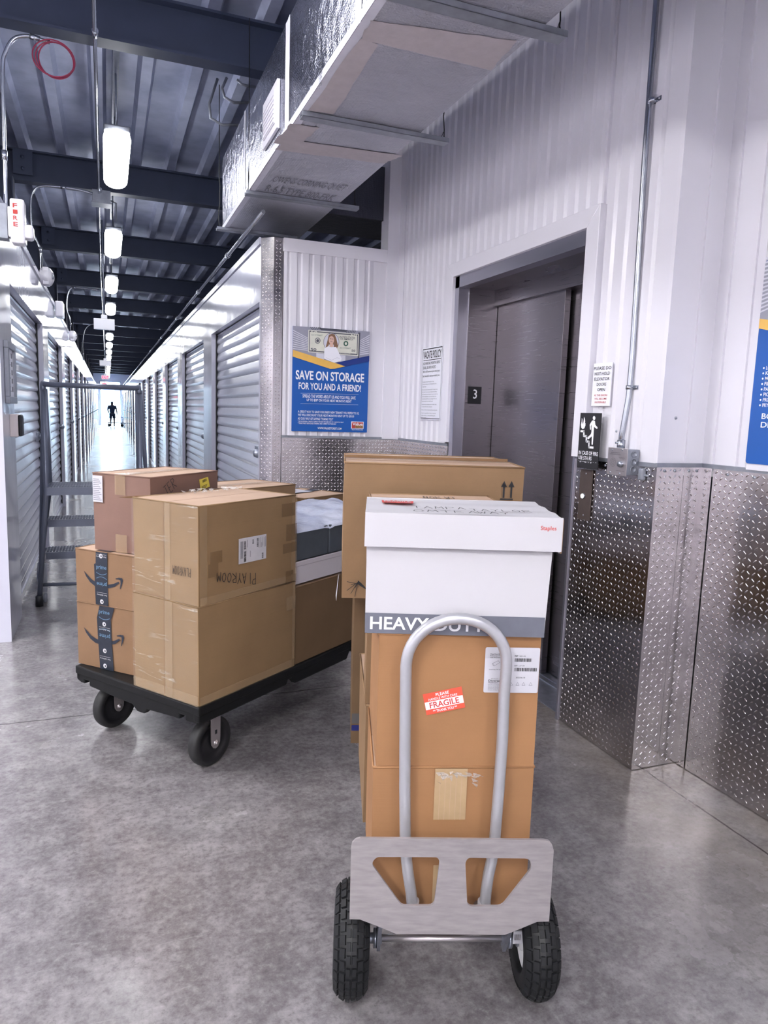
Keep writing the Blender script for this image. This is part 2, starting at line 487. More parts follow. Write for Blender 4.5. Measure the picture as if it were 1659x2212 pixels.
def plate(mb, fr, x0, y0, x1, y1, k=0., m=0, s=.0235):
    """tread plate: flat sheet with raised lugs laid in alternating directions"""
    mb.rect(fr, x0, y0, x1, y1, k, m)
    L, W, h = .0098, .0027, .0028; c = .7071
    nx, ny = int((x1-x0-.006)/s), int((y1-y0-.006)/s)
    ox, oy = x0+(x1-x0-nx*s)/2, y0+(y1-y0-ny*s)/2
    base = ((-L, 0), (-L*.45, -W), (L*.45, -W), (L, 0), (L*.45, W), (-L*.45, W))
    for i in range(nx):
        for j in range(ny):
            cx, cy = ox+(i+.5)*s, oy+(j+.5)*s; q = 1 if (i+j) % 2 else -1
            P = [fr.p(cx+(a-q*d)*c, cy+(q*a+d)*c, k) for a, d in base]
            R = [fr.p(cx+a*c, cy+q*a*c, k+h) for a in (-L*.5, L*.5)]
            mb.raw(P+R, [(0, 1, 6), (1, 2, 7, 6), (2, 3, 7), (3, 4, 7), (4, 5, 6, 7), (5, 0, 6)], m, True)
    return mb

def corr(mb, fr, w, h0, h1, pitch=.082, depth=.012, m=0):
    """ribbed sheet: broad raised flats, narrow valleys"""
    x = 0.; P = []
    while x < w-1e-6:
        for dx, k in ((0, 0.), (.18, 0.), (.30, depth), (.82, depth), (.94, 0.)):
            if x+dx*pitch <= w: P.append((x+dx*pitch, k))
        x += pitch
    P.append((w, 0.))
    for (a, ka), (b_, kb) in zip(P, P[1:]):
        mb.face([fr.p(a, h0, ka), fr.p(b_, h0, kb), fr.p(b_, h1, kb), fr.p(a, h1, ka)], m)
    return mb

# ================================================================== THE SETTING
ZC = 3.68          # underside of the roof deck
YE = 54.0          # far end of the corridor
XL, XR = -.55, .985
YP, XE, XW = 4.864, 1.96, 2.183
PIT = 3.05
V3 = Vector
def struct(o, label, cat='wall'): return tag(o, label, cat, kind='structure')

b = B(); b.face([(-7, -6, 0), (9, -6, 0), (9, YE+.2, 0), (-7, YE+.2, 0)])
struct(b.build('floor', 'polished_concrete'), 'polished grey concrete floor with saw-cut joints', 'floor')

# roof deck: wide pans with dark ribs running along the corridor
b = B(); x = -7.0; P = []
while x < 9:
    P += [(x, 0), (x+.20, 0), (x+.225, -.06), (x+.295, -.06), (x+.32, 0)]
    x += .32
for (a, ka), (c, kc) in zip(P, P[1:]):
    b.face([(a, -6, ZC+.06+ka), (c, -6, ZC+.06+kc), (c, YE, ZC+.06+kc), (a, YE, ZC+.06+ka)])
    if kc == 0 and ka == 0 and False: pass
struct(b.build('ceiling', 'roof_deck'), 'ribbed metal roof deck above the corridor', 'ceiling')

# outer walls, mostly out of view, that close the building
b = B(); b.face([(-7, -6, 0), (-7, -6, 4), (-7, YE, 4), (-7, YE, 0)])
struct(b.build('wall_outer_left', 'unlit_dark'), 'outer wall beyond the left units, coloured dark as unlit space')
b = B(); b.face([(9, -6, 0), (9, YE, 0), (9, YE, 4), (9, -6, 4)])
struct(b.build('wall_outer_right', 'unlit_dark'), 'outer wall beyond the right units, coloured dark as unlit space')
b = B(); b.face([(-7, -6, 0), (9, -6, 0), (9, -6, 4), (-7, -6, 4)])
struct(b.build('wall_behind', 'white_panel'), 'white wall behind the viewer')
b = B(); b.box(-3.6, -3.5, -6, 4.54, 0, 2.54)
struct(b.build('wall_lobby_left', 'white_panel'), 'white wall left of the viewer')

# end wall with a tall opening to daylight
b = B()
zo = 2.42
b.box(-7, -.46, YE, YE+.2, 0, 4, 0).box(.93, 9, YE, YE+.2, 0, 4, 0).box(-.46, .93, YE, YE+.2, 3.05, 4, 0)
struct(b.build('wall_far_end', 'white_panel'), 'pale end wall of the corridor around the bright opening')
b = B()
b.box(-.46, .93, YE, YE+.08, zo, zo+.08).box(-.46, -.40, YE, YE+.08, 0, 3.05).box(.87, .93, YE, YE+.08, 0, 3.05).box(-.46, .93, YE, YE+.08, 2.98, 3.05)
fw = b.build('window_1', 'glass_frame'); struct(fw, 'bright glazed opening at the far end of the corridor', 'window')
b = B(); b.box(-.40, .87, YE+.03, YE+.04, zo+.08, 2.98); b.build('pane', 'window_glass', fw)
b = B(); b.face([(-60, YE+.2, -.02), (60, YE+.2, -.02), (60, 160, -.02), (-60, 160, -.02)])
struct(b.build('floor_outside', 'outside_ground'), 'pale ground outside the far opening', 'ground')
b = B(); b.box(-1.3, .35, 75, 78, 0.0, 1.9)  # building outside, as a plain pale blue box
tag(b.build('outside_building', 'outside_wall', bevel=.2), 'pale blue building seen outside the far opening', 'outside_building')

# ---- corridor walls: pillars between the roll-up doors, header above
def corridor_wall(name, X, sgn, y0, first, yend, label):
    """sgn +1: faces +X (left wall)"""
    b = B(); xo = X-sgn*.16
    xa, xb = min(X, xo), max(X, xo)
    opens = []
    y = first
    while y+2.42 < yend: opens.append((y, y+2.42)); y += PIT
    edges = [y0]+[q for o_ in opens for q in o_]+[yend]
    for a, c in zip(edges[::2], edges[1::2]): b.box(xa, xb, a, c, 0, 2.13)
    b.box(xa, xb, y0, yend, 2.13, 2.54)
    # thin seams where the header sheets meet and a lip along the top
    lip = B()
    b.box(min(X, X+sgn*.012), max(X, X+sgn*.012), y0, yend, 2.50, 2.545)
    o = b.build(name, 'white_gloss'); struct(o, label)
    return opens
opL = corridor_wall('wall_left', XL, 1, 4.54, 5.10, YE, 'glossy white metal wall of the left row of storage units')
opR = corridor_wall('wall_right', XR, -1, 4.94, 4.98, YE, 'glossy white metal wall of the right row of storage units')
b = B(); b.box(-3.6, XL-.16, 4.54, 4.64, 0, 2.54)
struct(b.build('wall_lobby_back', 'white_panel'), 'white wall panel at the left edge, facing the lobby')

# roll-up door: ribbed curtain, black side guides, latch ball
def curtain_mesh():
    b = B(); H = 2.13; p = .088; n = int(H/p)+1; prof = []
    for i in range(n*8+1):
        z = i*p/8
        if z > H: break
        t = (i % 8)/8; k = .011*(1-abs(2*t-1)**2.2)*1.0 + .003*sin(2*pi*t)
        prof.append((z, k))
    for (z0, k0), (z1, k1) in zip(prof, prof[1:]):
        b.face([(0, k0, z0), (2.36, k0, z0), (2.36, k1, z1), (0, k1, z1)], 0, True)
    b.box(0, 2.36, -.01, .022, 0, .05)
    return b
door0 = None
def make_door(n, X, sgn, y0, side, k):
    """local x runs along the wall, local y points out to the corridor"""
    global door0
    rz = pi/2 if sgn < 0 else -pi/2
    loc = (X-sgn*.062, y0+.03 if sgn < 0 else y0+2.39, 0)
    lab = 'white ribbed roll-up door in the %s corridor wall, %s from the near end' % (side, ORD[k])
    if door0 is None:
        r = curtain_mesh().build('door_%d' % n, 'curtain'); r.location = loc; r.rotation_euler = (0, 0, rz)
        g = B(); g.box(-.03, .012, -.03, .02, 0, 2.13).box(2.348, 2.39, -.03, .02, 0, 2.13).box(-.03, 2.39, -.05, -.01, 2.09, 2.13)
        g.build('guide', 'guide_black', r)
        l = B(); l.cyl((.20, .02, 1.09), (.08, .035, 1.09), .012, 10).box(.06, .34, .008, .016, 1.05, 1.13); l.lathe((.09, .045, 1.09), (0, 1, 0), [(.0, -.035), (.025, -.025), (.034, 0), (.025, .025), (0, .035)], 14)
        l.build('latch', 'galv', r)
        door0 = r
    else:
        r = dup(door0, loc, None, rz); r.name = 'door_%d' % n
    r['label'] = lab; r['category'] = 'door'; r['kind'] = 'structure'
    return r
n = 1
for k, (a, c) in enumerate(opL): make_door(n, XL, 1, a, 'left', k); n += 1
for k, (a, c) in enumerate(opR): make_door(n, XR, -1, a, 'right', k); n += 1

# unit numbers on the headers of the right wall
FRr = Fr((XR-.001, 0, 0), (0, -1, 0), (0, 0, 1))
for k, (a, c) in enumerate(opR[:3]):
    b = B(); 
    b.text(FRr, '3%d2' % (4+k), -(a+2.05), 2.22, -(a+1.90), 2.30, .001)
    tag(b.build('unit_number', 'steel_dark'), 'small grey unit number above the %s roll-up door on the right' % ORD[k], 'number', 'unit numbers above the right doors')

# ---- chamfered column clad in tread plate, poster wall
b = B()
plate(b, Fr((.985, YP+.072, 0), (1, -1, 0), (0, 0, 1)), 0, .003, .1018, 2.54)
plate(b, Fr((1.057, YP, 0), (1, 0, 0), (0, 0, 1)), 0, .003, .064, 2.54)
b.face([(.985, YP+.072, 2.54), (1.057, YP, 2.54), (1.121, YP, 2.54), (1.121, YP+.3, 2.54), (.985, YP+.3, 2.54)])
tag(b.build('corner_column', 'diamond_plate'), 'narrow corner column clad in tread plate, left of the blue poster', 'column')
Fp = Fr((0, YP, 0), (1, 0, 0), (0, 0, 1))
b = B()
fr = Fr((1.121, YP, 0), (1, 0, 0), (0, 0, 1))
b.rect(fr, 0, 1.225, .025, 2.46, .012)
corr(b, Fr((1.146, YP, 0), (1, 0, 0), (0, 0, 1)), .62, 1.225, 2.47, .0805, .012)
b.rect(fr, .645, 1.2, .75, 2.46, .0)
b.face([(1.121, YP+.2, 0), (1.121, YP+.2, 2.53), (3.5, YP+.2, 2.53), (3.5, YP+.2, 0)])
b.box(1.121, 1.862, YP-.018, YP+.2, 2.455, 2.54)
struct(b.build('wall_poster', 'white_panel'), 'white ribbed wall carrying the blue savings poster')
b = B(); plate(b, Fp, 1.121, .003, 1.955, 1.222, .008)
struct(b.build('wall_poster_tread_plate', 'diamond_plate'), 'tread plate wainscot below the blue savings poster')
b = B(); b.box(1.121, 1.955, YP-.014, YP, 1.215, 1.232)
struct(b.build('trim_1', 'galv_dull'), 'grey metal strip on top of the wainscot below the poster', 'trim')
b = B(); b.box(1.86, 1.97, YP-.02, YP+.12, 1.22, ZC); b.box(1.945, 1.972, YP-.12, YP, 1.22, ZC)
struct(b.build('trim_2', 'white_trim'), 'tall white corner trim between the poster wall and elevator wall', 'trim')
b = B(); b.box(1.5, 4.5, 6.3, 6.36, 2.0, 2.62)
struct(b.build('wall_unit_back', 'white_panel'), 'top of a white unit wall seen over the poster wall')

# ---- elevator wall
Fe = Fr((XE, 0, 0), (0, -1, 0), (0, 0, 1))        # local x = -Y
def cw(b, y1, y0, h0, h1):                       # ribbed from y1 (far) to y0 (near)
    corr(b, Fr((XE, y1, 0), (0, -1, 0), (0, 0, 1)), y1-y0, h0, h1, .082, .012)
b = B()
cw(b, 4.76, 4.0, 1.225, ZC); cw(b, 4.0, 2.58, 2.27, ZC); cw(b, 2.58, 2.24, 1.24, ZC)
b.rect(Fe, -2.25, 1.2, -2.16, ZC, .004)
struct(b.build('wall_elevator', 'white_panel'), 'tall white ribbed wall around the elevator')
b = B(); plate(b, Fe, -4.864, .003, -3.95, 1.222, .008); plate(b, Fe, -2.655, .003, -2.147, 1.236, .008)
b.face([(XE-.008, 2.655, 0), (XE-.008, 2.655, 1.236), (XE+.03, 2.655, 1.236), (XE+.03, 2.655, 0)])
struct(b.build('wall_elevator_tread_plate', 'diamond_plate'), 'tread plate wainscot on both sides of the elevator')
b = B(); b.box(XE-.014, XE, 3.95, 4.864, 1.215, 1.232).box(XE-.014, XE, 2.15, 2.655, 1.23, 1.246)
struct(b.build('trim_3', 'galv_dull'), 'grey strip on top of the wainscot beside the elevator', 'trim')
# return face and right wall
b = B()
b.face([(XE-.004, 2.155, 1.2), (XW+.01, 2.155, 1.2), (XW+.01, 2.155, ZC), (XE-.004, 2.155, ZC)])
b.box(XE-.006, XE+.02, 2.15, 2.17, 1.24, ZC)
b.box(2.09, 2.10, 2.147, 2.156, 1.24, ZC)
struct(b.build('wall_return', 'white_trim'), 'flat white return between elevator wall and right wall')
b = B(); Fq = Fr((0, 2.147, 0), (1, 0, 0), (0, 0, 1)); plate(b, Fq, XE-.008, .003, 2.085, 1.236); plate(b, Fq, 2.0865, .003, XW-.008, 1.236)
struct(b.build('wall_return_tread_plate', 'diamond_plate'), 'narrow tread plate panels on the return beside the right wall')
b = B(); Fw = Fr((XW, 0, 0), (0, -1, 0), (0, 0, 1))
b.box(XW-.003, XW+.1, 1.99, 2.155, 1.2, ZC)
b.box(XW-.009, XW, 1.988, 2.002, 1.24, 2.56).box(XW-.012, XW, 2.095, 2.11, 1.24, ZC)
corr(b, Fr((XW, 1.99, 0), (0, -1, 0), (0, 0, 1)), 7.5, 1.242, 2.50, .2, .02)
b.box(XW-.022, XW+.1, -5.5, 1.99, 2.50, 2.56)
struct(b.build('wall_lobby_right', 'white_panel'), 'white ribbed wall at the right edge behind the cropped poster')
b = B(); plate(b, Fw, -2.147, .003, -2.097, 1.236, .008); plate(b, Fw, -2.089, .003, -.6, 1.236, .008); b.rect(Fw, -.598, .003, 5.5, 1.236, .008)
struct(b.build('wall_lobby_right_tread_plate', 'diamond_plate'), 'large tread plate wainscot at the right edge')
b = B(); b.box(XW-.014, XW, -5.5, 2.147, 1.232, 1.248).box(XE-.014, XW, 2.14, 2.15, 1.232, 1.248)
struct(b.build('trim_4', 'galv_dull'), 'grey strip on top of the wainscot at the right edge', 'trim')
# small screws along the strips
b = B()
for y in [2.6, 2.53, 2.45, 2.36, 2.28, 2.2]: b.lathe((XE-.008, y, 1.215), (-1, 0, 0), [(.006, 0), (.005, .003), (0, .004)], 8)
for y in [2.02, 1.9, 1.78]: b.lathe((XW-.008, y, 1.215), (-1, 0, 0), [(.006, 0), (.005, .003), (0, .004)], 8)
for x in [1.99, 2.04, 2.11, 2.15]: b.lathe((x, 2.147, 1.218), (0, -1, 0), [(.006, 0), (.005, .003), (0, .004)], 8)
b.lathe((2.03, 2.155, 1.42), (0, -1, 0), [(.006, 0), (.005, .003), (0, .004)], 8)
b.lathe((XE-.012, 2.39, 1.36), (-1, 0, 0), [(.006, 0), (.005, .003), (0, .004)], 8)
struct(b.build('trim_5', 'galv'), 'row of small screw heads on the wall strips', 'screws')

# ---- elevator entrance
e = thing('elevator', 'stainless steel elevator entrance with closed sliding doors and white casing', 'elevator', (XE, 3.26, 0))
L = lambda x, y, z: (x-XE, y-3.26, z)
def lb(b, x0, x1, y0, y1, z0, z1, m=0): b.box(x0-XE, x1-XE, y0-3.26, y1-3.26, z0, z1, m)
b = B()  # white casing, mitred
for pts in ([(4.01, 2.295), (2.57, 2.295), (2.655, 2.215), (3.925, 2.215)], [(2.57, 2.295), (2.57, 1.24), (2.655, 1.24), (2.655, 2.215)], [(3.925, 2.215), (3.925, 1.24), (4.01, 1.24), (4.01, 2.295)]):
    fr = Fr((-.0, -3.26, 0), (0, -1, 0), (0, 0, 1))
    b.prism(fr, [(-y, z) for y, z in pts], -.02, .035)
b.build('casing', 'white_trim', e, bevel=.002)
b = B()
lb(b, XE-.015, XE+.05, 3.875, 3.925, 0, 2.215); lb(b, XE-.015, XE+.05, 2.655, 2.668, 0, 2.215); lb(b, XE-.015, XE+.05, 2.655, 3.925, 2.15, 2.217)
b.build('frame', 'elevator_frame', e)
b = B()
lb(b, XE+.05, 2.32, 3.865, 3.90, 0, 2.16); b.build('side_panel', 'elevator_steel', e)
b = B(); lb(b, XE+.05, 2.32, 2.62, 2.664, 0, 2.16); b.build('side_panel', 'elevator_steel', e)
b = B(); lb(b, XE+.05, 2.2, 2.66, 3.87, 2.152, 2.2); lb(b, 2.18, 2.3, 2.66, 3.87, 2.06, 2.16)
b.build('head_panel', 'elevator_steel', e)
b = B(); lb(b, 2.205, 2.24, 3.18, 3.86, .01, 2.10); b.build('door_panel', 'elevator_steel', e, bevel=.002)
b = B(); lb(b, 2.255, 2.29, 2.5, 3.22, .01, 2.10); b.build('door_panel', 'elevator_steel', e, bevel=.002)
b = B(); lb(b, 2.30, 2.34, 2.4, 4.0, 0, 2.3); b.build('shaft_lining', 'guide_black', e)
b = B(); lb(b, 1.99, 2.31, 2.66, 3.87, -.002, .004); lb(b, 2.16, 2.19, 2.66, 3.87, .004, .010); lb(b, 2.2, 2.205, 2.66, 3.87, .004, .010)
b.build('sill', 'galv', e)
b = B()  # floor number on the far jamb
q0, q1 = ony(1010, 872, 3.864), ony(1040, 836, 3.864)
fr = Fr((0, 3.864-3.26, 0), (1, 0, 0), (0, 0, 1))
x0, x1, z0, z1 = q0.x-XE, q1.x-XE, q0.z, q1.z
b.slab(fr, x0, z0, x1, z1, 0, .003, 0)
b.text(fr, '3', x0+(x1-x0)*.37, z0+(z1-z0)*.30, x0+(x1-x0)*.66, z0+(z1-z0)*.84, .0045, 1, .012)
b.build('floor_number_plate', ['ink', 'white_ink'], e)

# ---- beams, columns
def beam_mesh():
    b = B()
    b.box(-6.9, 8.9, -.005, .005, 3.42, ZC-.01).box(-6.9, 8.9, -.06, .06, 3.405, 3.42).box(-6.9, 8.9, -.06, .06, ZC-.015, ZC+.0)
    return b
beams = [-4.55+PIT*k for k in range(19)]
pr = None
for k, y in enumerate(beams):
    lab = 'dark steel roof beam crossing above the corridor, %s from the viewer' % (ORD[k-3] if k >= 3 else 'behind the viewer, '+ORD[k])
    if pr is None:
        pr = beam_mesh().build('roof_beam', 'beam'); o = pr
    else: o = pr.copy(); col.objects.link(o)
    o.location = (0, y, 0); tag(o, lab, 'beam', 'roof beams')
def post_mesh():
    b = B(); b.box(-.09, .09, -.005, .005, 0, 3.41).box(-.09, -.08, -.07, .07, 0, 3.41).box(.08, .09, -.07, .07, 0, 3.41)
    for z in (3.50, 3.60): b.lathe((.17, -.012, z), (0, -1, 0), [(.016, 0), (.016, .01), (0, .014)], 6)
    b.box(.09, .25, -.01, -.005, 3.45, 3.66)
    return b
pr = None
for k, y in enumerate([q for q in beams if q > 6][:14]):
    if pr is None: pr = post_mesh().build('steel_post', 'beam'); o = pr
    else: o = pr.copy(); col.objects.link(o)
    o.location = (-.84, y-.08, 0); tag(o, 'dark steel post behind the left units, %s from the near end' % ORD[k], 'post', 'steel posts behind the left units')

# ---- ceiling lights
def light_thing(loc, label):
    t = thing('ceiling_light', label, 'ceiling light', loc, 0, 'ceiling lights along the corridor')
    L_ = 1.12; b = B(); R_ = .09
    pts = []; rad = []
    for s_, r_ in ((-.5, .45), (-.495, .75), (-.47, .95), (-.44, 1), (.44, 1), (.47, .95), (.495, .75), (.5, .45)):
        pts.append((0, s_*L_, 0)); rad.append(R_*r_)
    b.tube(pts, R_, 20, radii=rad); b.v = [(x_, y_, z_*.62) for x_, y_, z_ in b.v]
    b.build('lens', 'lamp_lens', t)
    h = B(); h.box(-.085, .085, -.54, .54, .03, .075); h.build('housing', 'galv_dull', t, bevel=.01)
    r = B()
    for yy in (-.4, .4): r.cyl((0, yy, .07), (0, yy, ZC-3.2), .006, 6)
    r.box(-.02, .02, -.8, .8, ZC-3.2-.03, ZC-3.2+.01)
    r.build('hanger', 'galv', t)
    return t
l0 = light_thing((.10, 3.0, 3.2), 'glowing tube light cut off by the top edge of the photo')
for k in range(1, 17):
    dup(l0, (.10, 3.0+2.97*k, 3.2), 'glowing tube light above the corridor, %s in the row behind the cropped one' % ORD[k-1])
for k in (1, 2): dup(l0, (.10, 3.0-2.97*k, 3.2), 'glowing tube light above the lobby, %s behind the viewer' % ORD[k-1])
# light panels added out of view to brighten the lobby
pn = None
for x_, y_, w_ in ((-2.5, 3.0, 'left of the viewer'), (-1.9, -1.4, 'behind the viewer on the left'), (.9, -2.3, 'behind the viewer on the right'), (1.2, -3.6, 'furthest behind the viewer on the right'), (-1.9, -4.0, 'furthest behind the viewer on the left')):
    lab = 'added unseen light panel above the lobby, '+w_
    if pn is None:
        pn = thing('added_panel', lab, 'ceiling light', (x_, y_, 3.3), 0, 'added light panels above the lobby')
        b = B(); b.box(-.30, .30, -.60, .60, 0, .03); b.build('diffuser', 'added_panel_lens', pn)
        b = B(); b.box(-.32, .32, -.62, .62, .012, .06); b.cyl((0, -.4, .06), (0, -.4, .36), .006, 6); b.cyl((0, .4, .06), (0, .4, .36), .006, 6); b.build('housing', 'galv_dull', pn)
    else: dup(pn, (x_, y_, 3.3), lab)

# ================================================================== OVERHEAD THINGS
ZD = 2.70; DX0, DX1, DYF = .82, 1.385, 5.55; DT = 3.2
t = thing('air_duct', 'foil-faced insulated air duct running under the beams', 'duct', ((DX0+DX1)/2, 2.0, ZD))
ox, oy, oz = t.location
T = lambda x, y, z: (x-ox, y-oy, z-oz)
b = B()
n_ = 24
def fq(*ps, m=0): b.face([T(*p) for p in ps], m)
fq((DX0, -5, ZD), (DX0, DYF, ZD), (DX0, DYF, DT), (DX0, -5, DT), m=0)
fq((DX1, -5, ZD), (DX1, -5, DT), (DX1, DYF, DT), (DX1, DYF, ZD), m=0)
fq((DX0, -5, ZD), (DX1, -5, ZD), (DX1, DYF, ZD), (DX0, DYF, ZD), m=1)
fq((DX0, -5, DT), (DX0, DYF, DT), (DX1, DYF, DT), (DX1, -5, DT), m=0)
fq((DX0, DYF, ZD), (DX1, DYF, ZD), (DX1, DYF, DT), (DX0, DYF, DT), m=0)
b.build('duct_body', ['foil_side', 'foil_bottom'], t)
b = B()   # branch to the right, over the poster wall
for q in ([(DX1-.02, 4.95, 2.76), (3.2, 4.95, 2.76), (3.2, 5.5, 2.76), (DX1-.02, 5.5, 2.76)], [(DX1-.02, 4.95, 2.76), (DX1-.02, 4.95, 3.12), (3.2, 4.95, 3.12), (3.2, 4.95, 2.76)]):
    b.face([T(*p) for p in q])
b.build('branch_duct', 'foil_dark', t)
# mastic and tape bands: bottom and left side
Fb = Fr(T(0, 0, ZD), (1, 0, 0), (0, -1, 0))      # faces down; local y = -Y
Fs = Fr(T(DX0, 0, 0), (0, -1, 0), (0, 0, 1))     # faces -X; local x = -Y, local y = z
def wobble(p0, p1, n=10, a=.006):
    out = []
    for i in range(n): 
        k = i/n; out.append((p0[0]+(p1[0]-p0[0])*k+random.uniform(-a, a), p0[1]+(p1[1]-p0[1])*k+random.uniform(-a, a)))
    return out
def ragged(pts, a=.006):
    out = []
    for i in range(len(pts)): out += wobble(pts[i], pts[(i+1) % len(pts)], 8, a)
    return out
def bot(*px): return [(q.x, -q.y) for q in (onz(x, y, ZD) for x, y in px)]
b = B()
vs = [bot((802, 42), (1115, 88), (1062, 150), (778, 85)), bot((778, 83), (820, 95), (722, 245), (665, 238)),
      bot((628, 265), (690, 275), (640, 318), (590, 308)), bot((620, 300), (870, 335), (828, 352), (595, 322))]
for k, p in enumerate(vs): b.poly(Fb, [(x, y) for x, y in ragged(p, .005)], .0015+.0006*k)
b.build('mastic_band', 'mastic', t, label='pinkish-grey mastic smears on the underside')
b = B()
def sid(x, y): q = onx(x, y, DX0); return (-q.y, q.z)
for px_, wd in ((530, .05), (621, .085), (775, .07)):
    q = onx(px_, 200 if px_ < 700 else 30, DX0); b.poly(Fs, ragged([(-q.y-wd/2, ZD), (-q.y+wd/2, ZD), (-q.y+wd/2, DT), (-q.y-wd/2, DT)], .003), .002)
b.poly(Fs, ragged([(-DYF, ZD), (5, ZD), (5, ZD+.035), (-DYF, ZD+.035)], .003), .0015)
b.poly(Fb, ragged([(DX0, -DYF), (DX0+.03, -DYF), (DX0+.03, 5), (DX0, 5)], .004), .0008)
b.poly(Fb, ragged([(DX0, -5.5), (DX1, -5.5), (DX1, -5.42), (DX0, -5.42)], .006), .0009)
b.build('seam_tape', 'mastic_white', t, label='white tape over the duct seams')
b = B()
q0, q1 = onx(576, 325, DX0), onx(603, 182, DX0)
ya, yb = -onx(574, 250, DX0).y, -onx(605, 250, DX0).y
za, zb = onx(590, 300, DX0).z, onx(590, 200, DX0).z
b.slab(Fs, ya, za, yb, zb, .002, .016); b.slab(Fs, ya+.04, za+.035, yb-.04, zb-.035, .016, .022)
for i in range(7):
    zz = za+.04+(zb-za-.08)*i/7; b.slab(Fs, ya+.045, zz, yb-.045, zz+.004, .022, .026)
b.build('air_register', 'white_trim', t)
b = B()  # printing on the insulation
for s_, c0_, c1_, c2_ in (('OWENS CORNING QUIET', (592, 378), (585, 393), (755, 398)), ('R-6.5 TYPE 800-FRK', (577, 398), (571, 411), (728, 422))):
    p, p2, q = onz(*c0_, ZD), onz(*c1_, ZD), onz(*c2_, ZD)
    Fu = Fr(T(p2.x, p2.y, ZD), (q.x-p2.x, (q.y-p.y)*.6, 0), (0, -1, 0)); Fu.n = Vector((0, 0, -1))
    b.text(Fu, s_, 0, 0, q.x-p2.x, p2.y-p.y, .004, 0, .0)
zt = onx(683, 140, DX0).z; zb_ = onx(683, 205, DX0).z
fr = Fr(T(DX0-.004, onx(690, 170, DX0).y, zt), (0, 0, -1), (0, -1, 0))
b.text(fr, 'OWENS', 0, 0, zt-zb_, .05, 0, 0, 0)
b.build('printing', 'steel_dark', t)

def strap_bar(y, x0, x1, lab):
    t = thing('duct_hanger', lab, 'hanger', ((x0+x1)/2, y, ZD-.02), 0, 'trapeze hangers under the duct')
    h = (x1-x0)/2; b = B()
    b.box(-h, h, -.028, .028, -.003, 0).box(-h, h, -.028, -.025, -.003, .018).box(-h, h, .025, .028, -.003, .018)
    b.build('channel', 'galv_dull', t, bevel=.001)
    for sx in (-1, 1):
        w_ = B(); xx = sx*(h-.02)
        pts = [(xx+random.uniform(-.006, .006)*(i < 6), random.uniform(-.006, .006), i*.06) for i in range(7)]+[(xx, 0, ZC-ZD)]
        w_.tube(pts, .0028, 6); w_.tube([(xx-.012, .01, 0), (xx, 0, .05), (xx+.012, -.01, 0)], .0025, 5)
        w_.build('wire', 'guide_black', t)
for k, (px0, px1) in enumerate((((840, -20), (1210, 92)), ((652, 250), (962, 313)), ((527, 424), (778, 450)), ((467, 497), (642, 516)))):
    a, c = onz(*px0, ZD-.02), onz(*px1, ZD-.02)
    strap_bar((a.y+c.y)/2, a.x, c.x, 'galvanised bar hanging on wires under the foil duct, %s from the viewer' % ORD[k])

# ---- conduits
def tag_tube(name, pts, r, label, cat='conduit', mt='conduit', group=None):
    b = B(); b.tube(pts, r, 10)
    return tag(b.build(name, mt), label, cat, group)
b = B(); b.tube([(-.005, -3, 3.36), (-.03, 7.6, 3.36), (-.05, 12, 3.36), (-.05, 50, 3.36)], .011, 10)
for y in (4.4, 7.4, 10.6): b.tube([(-.02, y-.03, 3.36), (-.02, y+.03, 3.36)], .017, 10)
tag(b.build('ceiling_conduit', 'conduit'), 'long straight conduit running down the corridor beside the lights', 'conduit')
b = B(); b.box(-.09, .07, 7.50, 7.66, 3.28, 3.39); b.box(-.10, .08, 7.49, 7.67, 3.27, 3.28); b.tube([(.07, 7.6, 3.33), (.12, 7.55, 3.30), (.12, 7.9, 3.22)], .006, 8)
tag(b.build('junction_box', 'galv_dull', bevel=.004), 'square grey junction box under the second beam beside the lights', 'junction box')
def arc_conduit(Y, px, r, label, name='bent_conduit'):
    pts = [ony(x, y, Y) for x, y in px]
    # smooth
    P = []
    for i in range(len(pts)-1):
        p0 = pts[max(i-1, 0)]; p1 = pts[i]; p2 = pts[i+1]; p3 = pts[min(i+2, len(pts)-1)]
        for k in range(5):
            t_ = k/5; P.append(.5*((2*p1)+(p2-p0)*t_+(2*p0-5*p1+4*p2-p3)*t_*t_+(3*p1-p0-3*p2+p3)*t_**3))
    P.append(pts[-1])
    b = B(); b.tube(P, r, 10)
    for i in (len(P)//8, len(P)*4//5):
        d = (P[i+1]-P[i-1]).normalized(); b.tube([P[i]-d*.025, P[i]+d*.025], r*1.45, 10)
    return tag(b.build(name, 'conduit'), label, 'conduit')
arc_conduit(4.60, [(13, 468), (9, 300), (6, 150), (12, 112), (30, 84), (60, 78), (85, 85), (108, 92)], .0105, 'thick bent conduit rising from the fire alarm at top left')
arc_conduit(7.45, [(88, 585), (86, 540), (72, 505), (67, 480), (67, 430), (76, 408), (95, 402), (130, 404), (165, 409), (200, 418)], .0105, 'thin bent conduit from the round siren up to the junction box')
arc_conduit(13.5, [(152, 715), (151, 690), (144, 668), (145, 640), (152, 624), (165, 621), (215, 627)], .012, 'bent conduit on the left above the second siren')
arc_conduit(19.6, [(180, 778), (179, 740), (184, 712), (200, 700), (232, 703)], .012, 'small far bent conduit left of the second hanging sign')
b = B(); b.tube([(.93, 4.6, 2.62), (.93, 49, 2.62)], .013, 10)
for y in (6, 8, 10.5, 13.5, 17, 22, 28, 35): b.tube([(.93, y-.04, 2.62), (.93, y+.04, 2.62)], .022, 10)
tag(b.build('wall_top_conduit', 'conduit'), 'long bright conduit along the top of the right corridor wall', 'conduit')
b = B(); 

